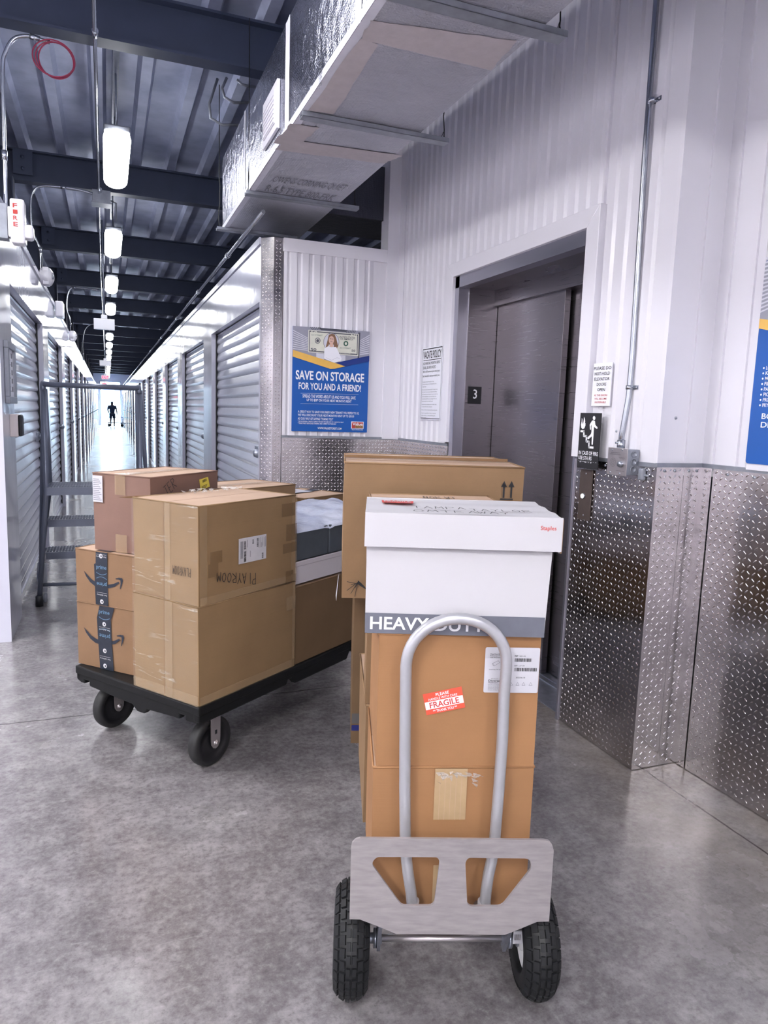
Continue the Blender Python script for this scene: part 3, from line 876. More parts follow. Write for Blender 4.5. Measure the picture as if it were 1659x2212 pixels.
for k, px in enumerate((((470, 170), (452, 225), (455, 255), (480, 270), (520, 270)), ((490, 168), (480, 190), (485, 210), (505, 222), (540, 222)), ((512, 172), (522, 182), (535, 186), (552, 188)))):
    pts = [ony(x, y, 5.2) for x, y in px]
    b = B(); b.tube(pts, .009, 8)
    tag(b.build('ceiling_conduit', 'galv_dull'), 'hooked conduit under the deck left of the duct, %s from the left' % ORD[k], 'conduit')
c0 = ony(116, 126, 4.58)
b = B()
for k, (rx, ry, dx) in enumerate(((.105, .093, 0), (.098, .089, .008), (.088, .092, .012))):
    b.tube([c0+V3((dx+rx*cos(a), .006*k, -dx*.4+ry*sin(a))) for a in [2*pi*i/36 for i in range(37)]], .0038, 6, cap=False)
tag(b.build('cable_coil', 'red_wire'), 'coil of red alarm wire hanging from the conduit end', 'wire coil')

# ---- fire alarm at the top left
q = ony(30, 485, 4.5)
t = thing('fire_alarm', 'white alarm unit with red lettering on a junction box at the left edge', 'fire alarm', (XL+.02, 4.50, 2.28))
b = B(); b.box(-.10, .05, -.04, .05, -.01, .17)
for zz in (.03, .08, .13): b.lathe((-.03, -.04, zz), (0, -1, 0), [(.02, 0), (.02, .002), (.017, .0025), (0, .002)], 14)
b.build('junction_box', 'galv_dull', t, bevel=.004)
b = B(); b.box(.065, .135, -.05, .05, -.03, .20); b.box(.05, .07, -.04, .05, 0, .16)
b.build('strobe_body', 'white_trim', t, bevel=.012)
b = B(); b.box(.10, .175, -.045, .04, .0, .075); b.build('strobe_lens', 'white_sign', t, bevel=.014)
b = B(); fr = Fr((.068, -.052, .045), (1, 0, 0), (0, 0, 1))
for i, ch in enumerate('ERIF'): b.text(fr, ch, .012, .01+i*.032, .034, .032+i*.032, .0, 0, .02)
b.build('lettering', 'red_ink', t)

def siren(px, X, label, r=.085):
    q = onx(*px, X)
    t = thing('siren', label, 'siren', q)
    b = B(); b.lathe((0, 0, 0), (1, -.25, 0), [(r*.9, -.04), (r, 0), (r*.93, .03), (r*.5, .055), (r*.3, .05), (.0, .05)], 24)
    b.box(-.03, .02, -r*.8, r*.8, -r*.9, r*.9)
    b.build('cover', 'white_trim', t, bevel=.003)
    b = B(); b.lathe((.045, -.01, 0), (1, -.25, 0), [(.02, 0), (.018, .012), (0, .014)], 12); b.build('speaker_grille', 'galv_dull', t)
    return t
siren((101, 598), XL+.06, 'round white siren on top of the left wall, near the first bent conduit')
siren((157, 726), XL+.06, 'smaller round white siren further along the top of the left wall')
q = onx(130, 668, XL+.06); b = B(); b.box(q.x-.05, q.x+.04, q.y-.12, q.y+.12, q.z-.10, q.z+.08)
tag(b.build('wall_box', 'white_trim', bevel=.015), 'square white box on top of the left wall between the two sirens', 'box')

# ---- hanging signs
def hanging_sign(Y, px0, px1, label, letters=None):
    a, c = ony(*px0, Y), ony(*px1, Y)
    t = thing('hanging_sign', label, 'sign', ((a.x+c.x)/2, Y, c.z))
    h = (c.x-a.x)/2; H = a.z-c.z; b = B()
    b.box(-h, h, -.02, .02, 0, H); b.box(-h*.3, h*.3, -.02, .02, H, H+.05); b.build('panel', 'white_sign', t, bevel=.006)
    b = B(); b.cyl((0, 0, H), (0, 0, ZC+.06-c.z), .008, 8); b.build('stem', 'galv', t)
    if letters:
        b = B(); b.text(Fr((0, -.022, 0), (1, 0, 0), (0, 0, 1)), letters, -h*.8, H*.2, h*.8, H*.8, .002, 0, .03); b.build('lettering', 'exit_letters', t)
hanging_sign(9.95, (202, 687), (248, 714), 'nearest blank white sign hanging under the beams')
hanging_sign(19.0, (215, 778), (240, 791), 'further blank white sign hanging under the beams')
hanging_sign(28.0, (218.5, 810), (236, 820), 'nearer exit sign with red letters near the corridor end', 'EXIT')
hanging_sign(46.0, (220, 827), (231, 834), 'far exit sign with red letters just before the bright opening', 'EXIT')

# ================================================================== ON THE WALLS
# savings poster
PX0, PX1, PZ0, PZ1 = 1.188, 1.743, 1.262, 1.972
t = thing('poster', 'blue savings poster with a banknote picture on the ribbed wall', 'poster', (PX0, YP-.02, PZ0))
PW, PH = PX1-PX0, PZ1-PZ0
fr = Fr((0, 0, 0), (1, 0, 0), (0, 0, 1))
b = B(); b.slab(fr, 0, 0, PW, PH, -.006, 0, 0); b.build('panel', 'poster_blue', t)
U = lambda x, y: ((x-90)/(1530-90)*PW if False else (x-92)/(1515-92)*PW, 0)
def pu(x, y):
    """point read in the enlarged poster crop -> metres on the poster (its edges sheared in the crop)"""
    k = (x-95)/(1510-95)
    yt = 60+(155-60)*k; yb = 2018+(2052-2018)*k
    return (k*PW, (yb-y)/(yb-yt)*PH)
b = B()
b.poly(fr, [(0, PH), (0, pu(95, 500)[1]), pu(780, 720), pu(1030, 800), (PW, pu(1510, 600)[1]), (PW, PH)], .0008, 0)
# fan of pleats left and right, dark slots
for i in range(9):
    y = 150+i*42
    b.poly(fr, [pu(97, y-18), pu(97, y), pu(365, 290+i*28), pu(365, 278+i*28)], .0012, 1)
    b.poly(fr, [pu(1508, y+60), pu(1508, y+78), pu(1330, 330+i*32), pu(1330, 316+i*32)], .0012, 1)
for i in range(6):
    b.poly(fr, [pu(400+i*34, 80), pu(412+i*34, 80), pu(452+i*30, 130), pu(438+i*30, 130)], .0012, 2)
    b.poly(fr, [pu(1080+i*30, 140), pu(1092+i*30, 140), pu(1075+i*30, 182), pu(1062+i*30, 180)], .0012, 2)
b.poly(fr, [pu(555, 88), pu(1090, 130), pu(1060, 165), pu(600, 135)], .0012, 2)
b.poly(fr, [pu(520, 560), pu(660, 570), pu(660, 690), pu(520, 640)], .0012, 1).poly(fr, [pu(950, 590), pu(1060, 600), pu(1060, 700), pu(950, 720)], .0012, 1)
b.poly(fr, [pu(1290, 170), pu(1330, 175), pu(1320, 650), pu(1290, 650)], .0012, 2)
b.build('photo_background', ['poster_grey', 'poster_lightgrey', 'poster_darkgrey'], t)
b = B()
b.poly(fr, [pu(370, 130), pu(1300, 200), pu(1300, 610), pu(370, 540)], .0016, 0)
b.poly(fr, [pu(385, 145), pu(1285, 212), pu(1285, 232), pu(385, 165)], .002, 1)
b.poly(fr, [pu(385, 510), pu(1285, 570), pu(1285, 590), pu(385, 528)], .002, 1)
b.poly(fr, [pu(385, 145), pu(398, 146), pu(398, 528), pu(385, 528)], .002, 1).poly(fr, [pu(1272, 212), pu(1285, 212), pu(1285, 590), pu(1272, 590)], .002, 1)
def tx(s, x0, y0, x1, y1, m=0, bold=0., k=.0024, bb=None):
    """crop pixels: left/top to right/bottom"""
    xm = (x0+x1)/2; a = (pu(x0, y1)[0], pu(xm, y1)[1]); c = (pu(x1, y0)[0], pu(xm, y0)[1]); (bb or b).text(fr, s, a[0], min(a[1], c[1]), c[0], max(a[1], c[1]), k, m, bold)
tx('50', 415, 150, 530, 200, 0, .03); tx('50', 1150, 195, 1260, 250, 0, .03); tx('50', 415, 465, 520, 520, 1, .03); tx('50', 1170, 490, 1240, 530, 1, .02)
tx('UNITED STATES', 925, 245, 1230, 285, 1, .01); tx('OF AMERICA', 955, 285, 1195, 315, 1, .01)
tx('33117700607', 425, 215, 625, 240, 2); tx('33117700607', 950, 450, 1155, 475, 2); tx('DOLLARS', 960, 535, 1150, 565, 0, .03)
def disc(bb, cx, cy, rx, ry, k, m):
    pts = [pu(cx+rx*cos(a), cy-ry*sin(a)) for a in [2*pi*i/24 for i in range(24)]]; bb.poly(fr, pts, k, m)
disc(b, 540, 328, 50, 55, .002, 1); disc(b, 540, 328, 38, 42, .0023, 0); disc(b, 540, 330, 26, 30, .0026, 1)
disc(b, 1062, 378, 45, 50, .002, 2); disc(b, 1062, 378, 22, 24, .0023, 0)
disc(b, 790, 350, 145, 165, .0026, 1); disc(b, 790, 350, 138, 158, .0029, 3)
b.build('banknote', ['banknote', 'poster_darkgrey', 'note_green', 'poster_lightgrey'], t)
b = B()   # woman in a white shirt, arms folded
b.poly(fr, [pu(x, y) for x, y in ((740, 220), (800, 195), (850, 215), (880, 290), (915, 420), (880, 520), (840, 500), (835, 400), (740, 400), (735, 500), (690, 440), (715, 340))], .0034, 1)
disc(b, 790, 315, 50, 72, .0038, 0); b.poly(fr, [pu(765, 370), pu(820, 370), pu(825, 440), pu(760, 440)], .0036, 0)
b.poly(fr, [pu(738, 262), pu(795, 225), pu(845, 262), pu(845, 250), pu(800, 205), pu(738, 240)], .0041, 1)
b.poly(fr, [pu(x, y) for x, y in ((665, 470), (730, 430), (790, 450), (880, 440), (920, 520), (985, 650), (980, 700), (850, 735), (660, 660))], .0036, 2)
for p in ([(760, 292), (785, 294)], [(798, 295), (824, 297)], [(775, 345), (806, 346)]): b.stroke(fr, [pu(*q) for q in p], .003, .0044, 3)
b.stroke(fr, [pu(700, 640), pu(800, 690), pu(900, 640), pu(960, 660)], .0025, .0042, 4)
b.build('portrait', ['skin', 'hair', 'white_sign', 'poster_darkgrey', 'poster_lightgrey'], t)
b = B()
b.poly(fr, [(0, pu(95, 500)[1]), (0, pu(95, 625)[1]), pu(780, 850), pu(870, 845), pu(1060, 800), pu(780, 715)], .0048, 0)
b.poly(fr, [pu(880, 735), (PW, pu(1510, 600)[1]), (PW, pu(1510, 705)[1]), pu(1060, 802)], .0046, 1)
b.build('chevron', ['poster_yellow', 'poster_navy'], t)
b = B()
tx('SAVE ON STORAGE', 155, 905, 1425, 1075, 0, .035, .002); tx('FOR YOU AND A FRIEND!', 210, 1125, 1370, 1255, 0, .03, .002)
tx('SPREAD THE WORD ABOUT US AND YOU WILL SAVE', 285, 1345, 1270, 1405, 0, .02, .002); tx("UP TO $50* ON YOUR NEXT MONTH'S RENT", 360, 1420, 1195, 1475, 0, .02, .002)
tx('A GREAT WAY TO SAVE! FOR EVERY NEW TENANT YOU REFER TO US,', 205, 1645, 1345, 1695, 0, .015, .002)
tx("WE WILL DISCOUNT YOUR NEXT MONTH'S RENT UP TO $50.00", 205, 1705, 1250, 1755, 0, .015, .002)
tx('AS OUR WAY OF SAYING "THANK YOU"', 205, 1765, 855, 1812, 0, .015, .002)
tx("* $50.00 REFERRAL CREDITS CANNOT EXCEED THE AMOUNT OF 1/2 MONTH'S RENT", 205, 1832, 1055, 1860, 0, .01, .002)
tx('* TENANT MUST BE IN GOOD STANDING AND CURRENT ON THEIR RENT', 205, 1865, 915, 1893, 0, .01, .002)
tx('WWW.VALUESTOREIT.COM', 570, 1950, 1018, 1990, 0, .02, .002)
for y in (1310, 1505):
    b.stroke(fr, [pu(250, y-5), pu(1325, y+18)], .0012, .002, 0)
b.build('lettering', 'white_ink', t)
b = B(); b.poly(fr, [pu(1200, 1840), pu(1440, 1845), pu(1440, 1980), pu(1200, 1975)], .002, 1); b.poly(fr, [pu(1212, 1850), pu(1428, 1855), pu(1428, 1970), pu(1212, 1965)], .0026, 0)
b.poly(fr, [pu(1275, 1910), pu(1425, 1912), pu(1425, 1965), pu(1275, 1963)], .003, 2)
tx('Value', 1222, 1862, 1420, 1915, 1, .03, .0036); tx('Store It', 1282, 1918, 1420, 1958, 3, .03, .0036); tx('SELF STORAGE', 1212, 1988, 1428, 2006, 1, .02, .0036)
b.build('logo', ['logo_red', 'white_ink', 'logo_tan', 'ink'], t)

def wall_sign(name, label, y1, z0, y0, z1, mt='white_sign', thick=.004, X=XE-.016, cat='sign'):
    """y1 far edge, y0 near edge"""
    t = thing(name, label, cat, (X, y1, z0))
    fr = Fr((0, 0, 0), (0, -1, 0), (0, 0, 1)); b = B(); b.slab(fr, 0, 0, y1-y0, z1-z0, 0, thick)
    b.build('panel', mt, t)
    fr.o = fr.p(0, 0, thick); return t, fr, y1-y0, z1-z0
t, fr, W_, H_ = wall_sign('policy_sign', 'white vacate policy notice left of the elevator', 4.355, 1.372, 4.05, 1.832)
b = B()
for (x0, y0, x1, y1) in ((.006, .006, W_-.006, .010), (.006, H_-.012, W_-.006, H_-.006), (.006, .006, .009, H_-.006), (W_-.009, .006, W_-.006, H_-.006), (.02, H_-.082, W_-.02, H_-.078)): b.rect(fr, x0, y0, x1, y1, .0008)
b.text(fr, 'VACATE POLICY', .018, H_-.07, W_-.02, H_-.022, .001, 0, .02)
lines = ["NO PARTIAL MONTH'S RENT", 'SHALL BE REFUNDED', 'We will however pro-rate your', "last month's rent provided you:"]
y = H_-.108; 
for i, s_ in enumerate(lines): b.text(fr, s_, .02, y, W_-(.03 if i != 1 else .09), y+.018, .001, 0, .0); y -= .0275
small = ['- Complete vacate notice given 10 day', 'written notice prior to the beginning of last', 'rental month', '', '- You must pay the amount due for the day of your', 'last month. Your unit may remain for the 30 day', 'unit vacated by the date given in your notice, the', 'will be responsible to pay the full month rent', 'and reimbursed after move out charges. We do not', 'accept a partial or pro-rated month.', '', '- Payment must be made by cash, certified check,', 'or money order when vacating space.', '', '- Remove all items and your lock from storage unit.', '', '- Tenant is responsible for their own trash and', 'garbage removal or a minimum $50 cleaning fee', 'will be charged.']
y -= .004
for s_ in small:
    if s_: b.text(fr, s_, .014 if s_[0] == '-' else .022, y, .022+.0047*len(s_), y+.008, .001, 0, 0); y -= .0148
    else: y -= .006
b.build('lettering', 'ink', t)

t, fr, W_, H_ = wall_sign('door_notice', 'white notice about not holding elevator doors open', 2.552, 1.462, 2.432, 1.640, X=XE-.02)
b = B(); rows = ['PLEASE DO', 'NOT HOLD', 'ELEVATOR', 'DOORS', 'OPEN']
for i, s_ in enumerate(rows):
    hw = .0062*len(s_); y = H_-.028-i*.0222; b.text(fr, s_, W_/2-hw, y, W_/2+hw, y+.0132, .001, 0, .015)
for i, s_ in enumerate(['AS THE DOORS', 'WILL BECOME', 'INOPERABLE']):
    hw = .0036*len(s_); y = .041-i*.0145; b.text(fr, s_, W_/2-hw, y, W_/2+hw, y+.0075, .001, 1, .01)
b.build('lettering', ['ink', 'logo_red'], t)

t, fr, W_, H_ = wall_sign('fire_sign', 'black sign with a flame and a figure on stairs', 2.592, 1.195, 2.452, 1.432, 'ink', .004, XE-.042)
def fs(x, y): return ((x-290+(y-170)*.082)/(850-290)*W_, (1.0-(y-175)/(1450-175))*H_)
def fss(*p): return [fs(x, y) for x, y in p]
b = B()
b.poly(fr, fss((330, 295), (345, 320), (350, 400), (360, 440), (375, 390), (385, 330), (390, 265), (415, 310), (425, 370), (418, 420), (435, 410), (430, 470), (400, 530), (355, 550), (315, 520), (305, 450), (325, 370)), .001)
b.poly(fr, [fs(665+34*cos(a), 288+46*sin(a)) for a in [2*pi*i/20 for i in range(20)]], .001)
b.poly(fr, fss((615, 345), (655, 340), (690, 360), (700, 440), (755, 490), (760, 520), (735, 530), (680, 495), (665, 480), (655, 640), (635, 880), (615, 900), (598, 880), (608, 700), (520, 772), (490, 770), (488, 735), (580, 655), (597, 600), (600, 440), (580, 470), (585, 545), (570, 558), (555, 545), (548, 440)), .0012)
st = fss((303, 600), (390, 600), (385, 705), (460, 710), (455, 825), (530, 830), (525, 955), (640, 955)); b.stroke(fr, st, .009, .001)
b.text(fr, 'IN CASE OF FIRE', .008, H_*.245, W_*.99, H_*.315, .001, 0, .02)
b.text(fr, 'USE STA RS', .008, H_*.155, W_*.70, H_*.225, .001, 0, .02)
for i in range(26):
    if random.random() < .75: b.rect(fr, .010+i*.0048, H_*.105+random.choice((0, .004)), .0122+i*.0048, H_*.105+.0055, .001)
b.build('lettering', 'white_ink', t)

t, fr, W_, H_ = wall_sign('call_button_plate', 'tall brown metal plate with a single round call button', 2.602, .968, 2.520, 1.188, 'brown_plate', .006, XE-.012, 'call button')
b = B(); b.lathe(fr.p(W_*.42, H_*.47), fr.n, [(.012, 0), (.012, .006), (.0105, .0075)], 20); b.build('button_ring', 'galv', t)
b = B(); b.lathe(fr.p(W_*.42, H_*.47), fr.n, [(.0100, .006), (.0095, .009), (0, .0095)], 20); b.build('button', 'button_light', t)
for k_ in (.92, .09): b = B(); b.lathe(fr.p(W_/2, H_*k_), fr.n, [(.004, 0), (.003, .001), (0, .0012)], 10); b.build('screw', 'galv', t)

# emergency intercom on a galvanised back box
XI = XE-.065
P = [onx(x, y, XI) for x, y in ((1316.5, 965.4), (1358, 969), (1352.6, 1029), (1310, 1023.8))]
ya, yb, z1, z0 = (P[0].y+P[3].y)/2, (P[1].y+P[2].y)/2, (P[0].z+P[1].z)/2, (P[2].z+P[3].z)/2
t = thing('emergency_intercom', 'steel emergency intercom box with a button beside the fire sign', 'intercom', (XI, ya, z0))
W_, H_ = ya-yb, z1-z0
fr = Fr((0, 0, 0), (0, -1, 0), (0, 0, 1))
b = B(); b.slab(fr, .006, .004, W_-.004, H_-.004, -.060, 0); 
fb = Fr((.0, -W_+.004, 0), (1, 0, 0), (0, 0, 1))
b.build('back_box', 'galv_dull', t, bevel=.002)
for zz in (.25, .52, .79): b = B(); b.lathe((.033, -W_+.003, H_*zz), (0, -1, 0), [(.0135, 0), (.0135, .0012), (.011, .0016), (.011, .0008), (0, .0008)], 18); b.build('knockout', 'galv_dull', t)
b = B(); b.slab(fr, 0, 0, W_, H_, 0, .003, 0); b.build('face_plate', 'stainless_plate', t, bevel=.0015)
b = B()
fr.o = fr.p(0, 0, .003)
b.text(fr, 'EMERGENCY', W_*.18, H_*.80, W_*.62, H_*.83, .0008); b.text(fr, 'COMMUNICATIONS', W_*.12, H_*.74, W_*.66, H_*.77, .0008)
b.text(fr, 'PUSH BUTTON', W_*.60, H_*.64, W_*.90, H_*.662, .0008); b.text(fr, 'FOR HELP', W_*.64, H_*.60, W_*.86, H_*.622, .0008); b.text(fr, 'PUSH FOR HELP', W_*.5, H_*.16, W_*.92, H_*.185, .0008)
for rr, nn in ((.017, 20), (.0115, 12), (.006, 7)):
    for i in range(nn):
        a = 2*pi*i/nn; b.lathe(fr.p(W_*.3+rr*cos(a), H_*.46+rr*sin(a)), fr.n, [(.0012, .0006), (0, .0008)], 6)
b.build('lettering', 'ink', t)
b = B(); b.lathe(fr.p(W_*.72, H_*.42), fr.n, [(.012, 0), (.012, .008), (.010, .013), (.0, .013)], 20); b.build('button', 'galv', t)
for x, y in ((.22, .91), (.74, .93), (.2, .08), (.68, .08)): b = B(); b.lathe(fr.p(W_*x, H_*y), fr.n, [(.0042, 0), (.0036, .002), (0, .0024)], 10); b.build('screw', 'galv', t)
# conduit above it
xc = XE-.028
yc = 2.315
pts = [(xc-.01, 2.325, z1-.01), (xc-.01, 2.325, z1+.05), (xc-.01, 2.322, 1.36), (xc+.004, 2.318, 1.50), (xc+.006, 2.318, 1.62), (xc+.006, 2.335, 2.4), (xc+.006, 2.345, ZC)]
b = B(); b.tube(pts, .0115, 14); b.tube([(xc-.01, 2.325, z1-.008), (xc-.01, 2.325, z1+.03)], .016, 14)
b.cyl((xc-.03, 2.335, z1+.018), (xc-.01, 2.33, z1+.018), .004, 8)
for zz in (1.535, 2.6): 
    b.tube([(xc+.005, 2.318, zz-.008), (xc+.005, 2.318, zz+.008)], .0155, 14); b.box(xc+.014, xc+.022, 2.28, 2.318, zz-.008, zz+.008); b.lathe((xc+.012, 2.288, zz), (-1, 0, 0), [(.005, 0), (.004, .003), (0, .004)], 8)
tag(b.build('wall_conduit', 'conduit'), 'vertical galvanised conduit rising from the emergency intercom', 'conduit')
b = B(); b.box(XE-.030, XE-.009, 2.20, 2.225, 1.175, 1.222).box(XE-.020, XE-.009, 2.18, 2.24, 1.19, 1.20)
o = b.build('wall_bracket', 'galv_dull', bevel=.006); tag(o, 'small grey bracket on the wall corner right of the intercom', 'bracket')

# cropped poster on the right wall
t = thing('poster', 'blue poster with bulleted text cropped by the right edge', 'poster', (XW-.024, 1.932, 1.265))
fr = Fr((0, 0, 0), (0, -1, 0), (0, 0, 1)); W_, H_ = .559, .711
b = B(); b.prism(fr, round_poly([(0, 0), (W_, 0), (W_, H_), (0, H_)], .012), -.004, 0); b.build('panel', 'poster_blue', t)
zy = onx(1645, 688, XW-.024).z-1.265; zy0 = onx(1640, 697, XW-.024).z-1.265
b = B(); b.poly(fr, [(0, zy), (.28, zy-.06), (.28, zy-.105), (0, zy0-.02)], .0016, 0); b.poly(fr, [(0, zy), (0, H_-.01), (.01, H_), (W_-.01, H_), (W_, H_-.01), (W_, zy), (.28, zy-.06)], .0008, 1)
for i in range(14): b.poly(fr, [(.0, zy+.02+i*.014), (0, zy+.026+i*.014), (.2, zy+.08+i*.01), (.2, zy+.075+i*.01)], .0012, 2)
b.build('picture', ['poster_yellow', 'poster_grey', 'poster_lightgrey'], t)
b = B()
for i, s_ in enumerate(['LOCKS', 'KITS', 'MOVING PADS', 'FILE BOXES', 'PACKING TAPE', 'PICTURE BOXES', 'PROTECTIVE', 'PRYTEC']):
    y = onx(1652-i*1.6, 795+i*11.5, XW-.024).z-1.265-.006; x = .044
    b.lathe(fr.p(x-.006, y+.006), fr.n, [(.0035, .0008), (0, .001)], 10); b.text(fr, s_, x+.004, y, x+.004+.0085*len(s_), y+.013, .001, 0, .02)
b.text(fr, 'BOXES AND SUPPLIES', .05, .16, .40, .18, .001, 0, .02); b.text(fr, 'DISCOUNTED DAILY', .05, .13, .40, .15, .001, 0, .02)
b.build('lettering', 'white_ink', t)

# framed notice and door hardware on the left wall
t = thing('framed_notice', 'narrow grey-framed notice on the left wall at the left edge', 'picture frame', (XL, 4.69, 1.39))
fr = Fr((0, 0, 0), (0, 1, 0), (0, 0, 1)); W_, H_ = .36, .36
b = B()
for r_ in ((0, 0, W_, .04), (0, H_-.04, W_, H_), (0, .04, .05, H_-.04), (W_-.05, .04, W_, H_-.04)): b.slab(fr, *r_, 0, .025)
b.build('frame', 'galv_dull', t, bevel=.003)
b = B(); b.rect(fr, .03, .03, W_-.03, H_-.03, .012, 0)
for i in range(5): b.rect(fr, .22, .07+i*.05, .28, .10+i*.05, .0125, 1)
for i in range(9): b.rect(fr, .07, .07+i*.026, .19-(i % 3)*.02, .076+i*.026, .0125, 1)
b.build('notice', ['white_sign', 'steel_dark'], t)
t = thing('card_reader', 'beige box with a black curved face on the left wall', 'card reader', (XL, 4.84, 1.19))
b = B(); b.box(0, .045, 0, .12, 0, .135); b.build('housing', 'cream', t, bevel=.003)
b = B(); b.box(.045, .066, .005, .115, .002, .133); b.build('cover', 'black', t, bevel=.01, seg=3)

# ================================================================== BOXES
def carton(name, label, loc, rz, W, D, H, mt, group=None, tape=True, seam='x', flat=.004, lean=0., cat='box', top_mat='kraft_top', gap=.0):
    """local x right, y away, z up, origin at the front left bottom corner"""
    t = thing(name, label, cat, loc, rz, group)
    b = B(); j = lambda: random.uniform(-flat, flat)
    P = [V3((0+j(), 0+j(), 0)), V3((W+j(), 0+j(), 0)), V3((W+j(), D+j(), 0)), V3((0+j(), D+j(), 0)),
         V3((0+j()+lean, 0+j(), H)), V3((W+j()+lean, 0+j(), H+j()*.6)), V3((W+j()+lean, D+j(), H)), V3((0+j()+lean, D+j(), H+j()*.6))]
    # faces cut in a grid so the walls can bulge a little
    def grid(a, c, d, e, n=6, bul=.003, m=0):
        nn = (c-a).cross(e-a).normalized(); k = len(b.v)
        for i in range(n+1):
            for q in range(n+1):
                u, v = i/n, q/n
                p = (a*(1-u)+c*u)*(1-v)+(e*(1-u)+d*u)*v
                p = p+nn*bul*(1-(2*u-1)**2)*(1-(2*v-1)**2)*random.uniform(.6, 1.1)
                b.v.append(tuple(p))
        for i in range(n):
            for q in range(n):
                b.f.append((k+i*(n+1)+q, k+(i+1)*(n+1)+q, k+(i+1)*(n+1)+q+1, k+i*(n+1)+q+1)); b.m.append(m); b.sm.append(True)
    grid(P[0], P[1], P[5], P[4]); grid(P[1], P[2], P[6], P[5]); grid(P[2], P[3], P[7], P[6]); grid(P[3], P[0], P[4], P[7])
    b.face([P[3], P[2], P[1], P[0]], 0)
    b.build('body', [mt], t)
    # top flaps with the seam in the middle
    b = B()
    if seam == 'x':
        m1, m2 = (P[4]+P[7])/2, (P[5]+P[6])/2; q = V3((0, .0015, 0))
        b.face([P[4], P[5], m2-q, m1-q]); b.face([m1+q, m2+q, P[6], P[7]])
    else:
        m1, m2 = (P[4]+P[5])/2, (P[7]+P[6])/2; q = V3((.0015, 0, 0))
        b.face([P[4], m1-q, m2-q, P[7]]); b.face([m1+q, P[5], P[6], m2+q])
    # turned edges: thin rim of folded board
    for a, c in ((4, 5), (5, 6), (6, 7), (7, 4)): b.tube([P[a], P[c]], .0028, 6, 1)
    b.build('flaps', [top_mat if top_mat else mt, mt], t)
    if tape:
        b = B(); fr = Fr((0, 0, H+.0035), (1, 0, 0), (0, 1, 0))
        if seam == 'x': b.rect(fr, 0, D/2-.03, W, D/2+.03, 0)
        else: b.rect(fr, W/2-.03, 0, W/2+.03, D, 0)
        b.build('tape', 'packing_tape', t)
    t['_WDH'] = (W, D, H)
    return t
def front(off=.004): return Fr((0, -off, 0), (1, 0, 0), (0, 0, 1))
def left(D, off=.004): return Fr((-off, D, 0), (0, -1, 0), (0, 0, 1))      # local x runs from the back to the front edge
def barcode(b, fr, x, y, w_, h, m, k=.0012, vertical=False):
    p = 0.
    while p < 1:
        q = random.choice((.012, .02, .035)); 
        if vertical: b.rect(fr, x, y+p*h, x+w_, y+min(1, p+q)*h, k, m)
        else: b.rect(fr, x+p*w_, y, x+min(1, p+q)*w_, y+h, k, m)
        p += q+random.choice((.012, .02, .03))
STR = {'P': [[(0, 0), (0, 1)], [(0, 1), (.5, .95), (.6, .75), (.45, .55), (0, .5)]], 'L': [[(0, 1), (0, 0), (.55, .02)]],
       'l': [[(.1, 1), (.1, 0)]], 'A': [[(0, 0), (.3, 1), (.6, 0)], [(.12, .35), (.5, .38)]], 'Y': [[(0, 1), (.3, .5), (.6, 1)], [(.3, .5), (.25, 0)]],
       'R': [[(0, 0), (0, 1)], [(0, 1), (.5, .95), (.55, .7), (.0, .5), (.6, 0)]], 'O': [[(.3, 1), (.05, .75), (0, .4), (.2, .02), (.45, .1), (.6, .5), (.5, .85), (.3, 1)]],
       'M': [[(0, 0), (.08, 1), (.3, .35), (.55, 1), (.62, 0)]], 'T': [[(0, 1), (.6, .98)], [(.3, 1), (.3, 0)]], 'E': [[(.5, 1), (0, 1), (0, 0), (.5, 0)], [(0, .5), (.4, .5)]],
       'N': [[(0, 0), (0, 1), (.5, 0), (.5, 1)]], 'W': [[(0, 1), (.15, 0), (.3, .6), (.45, 0), (.6, 1)]]}
def handwrite(b, fr, s_, x, y, lw, lh, wd=.003, flip=False, slope=0., k=.0012, m=0, grow=0.):
    """marker writing; flip: turned upside down"""
    n = len(s_)
    for i, ch in enumerate(s_):
        g = 1+grow*i/max(1, n-1)
        if ch not in STR: continue
        for st_ in STR[ch]:
            pts = []
            for (a, c) in st_:
                px_, py_ = (i*.85+a+random.uniform(-.02, .02))*lw, c*lh*g+slope*i*lw
                pts.append((x-px_, y-py_) if flip else (x+px_, y+py_))
            b.stroke(fr, pts, wd, k, m)

# ---- platform dolly
AD = radians(36.5)
d1 = V3((cos(AD), sin(AD), 0)); d2 = V3((-sin(AD), cos(AD), 0)); P0 = V3((.297, 2.579, 0))
def D_(x, y, z=0.): return P0+d1*x+d2*y+V3((0, 0, z))
t = thing('platform_dolly', 'black plastic platform dolly carrying the moving boxes', 'platform cart', P0, AD)
LD, WD = 1.45, .742
b = B()
b.box(-.006, LD, -.006, WD, .262, .298)
f_ = Fr((0, -.002, 0), (1, 0, 0), (0, 0, 1))
b.prism(f_, [(-.004, .27), (-.004, .236), (.02, .226), (.50, .226), (.51, .246), (.535, .246), (.56, .215), (.95, .215), (.97, .246), (1.0, .246), (1.02, .226), (LD, .23), (LD, .27)], -.03, 0)
f_ = Fr((0, WD, 0), (0, -1, 0), (0, 0, 1))
sk = [(0, .27), (0, .235), (.03, .225), (.055, .225), (.055, .243), (.085, .243), (.085, .222), (.24, .215), (.36, .212), (.39, .19), (.43, .19), (.45, .212), (.60, .222), (.635, .222), (.635, .243), (.665, .243), (.665, .225), (WD-.01, .228), (WD, .24), (WD, .27)]
b.prism(f_, sk, 0, -.03)
b.prism(Fr((0, WD, 0), (1, 0, 0), (0, 0, 1)), [(0, .27), (0, .235), (LD, .23), (LD, .27)], -.0, .03)
b.box(LD-.03, LD, 0, WD, .23, .27)
b.build('deck', 'deck_plastic', t, bevel=.006, seg=2)
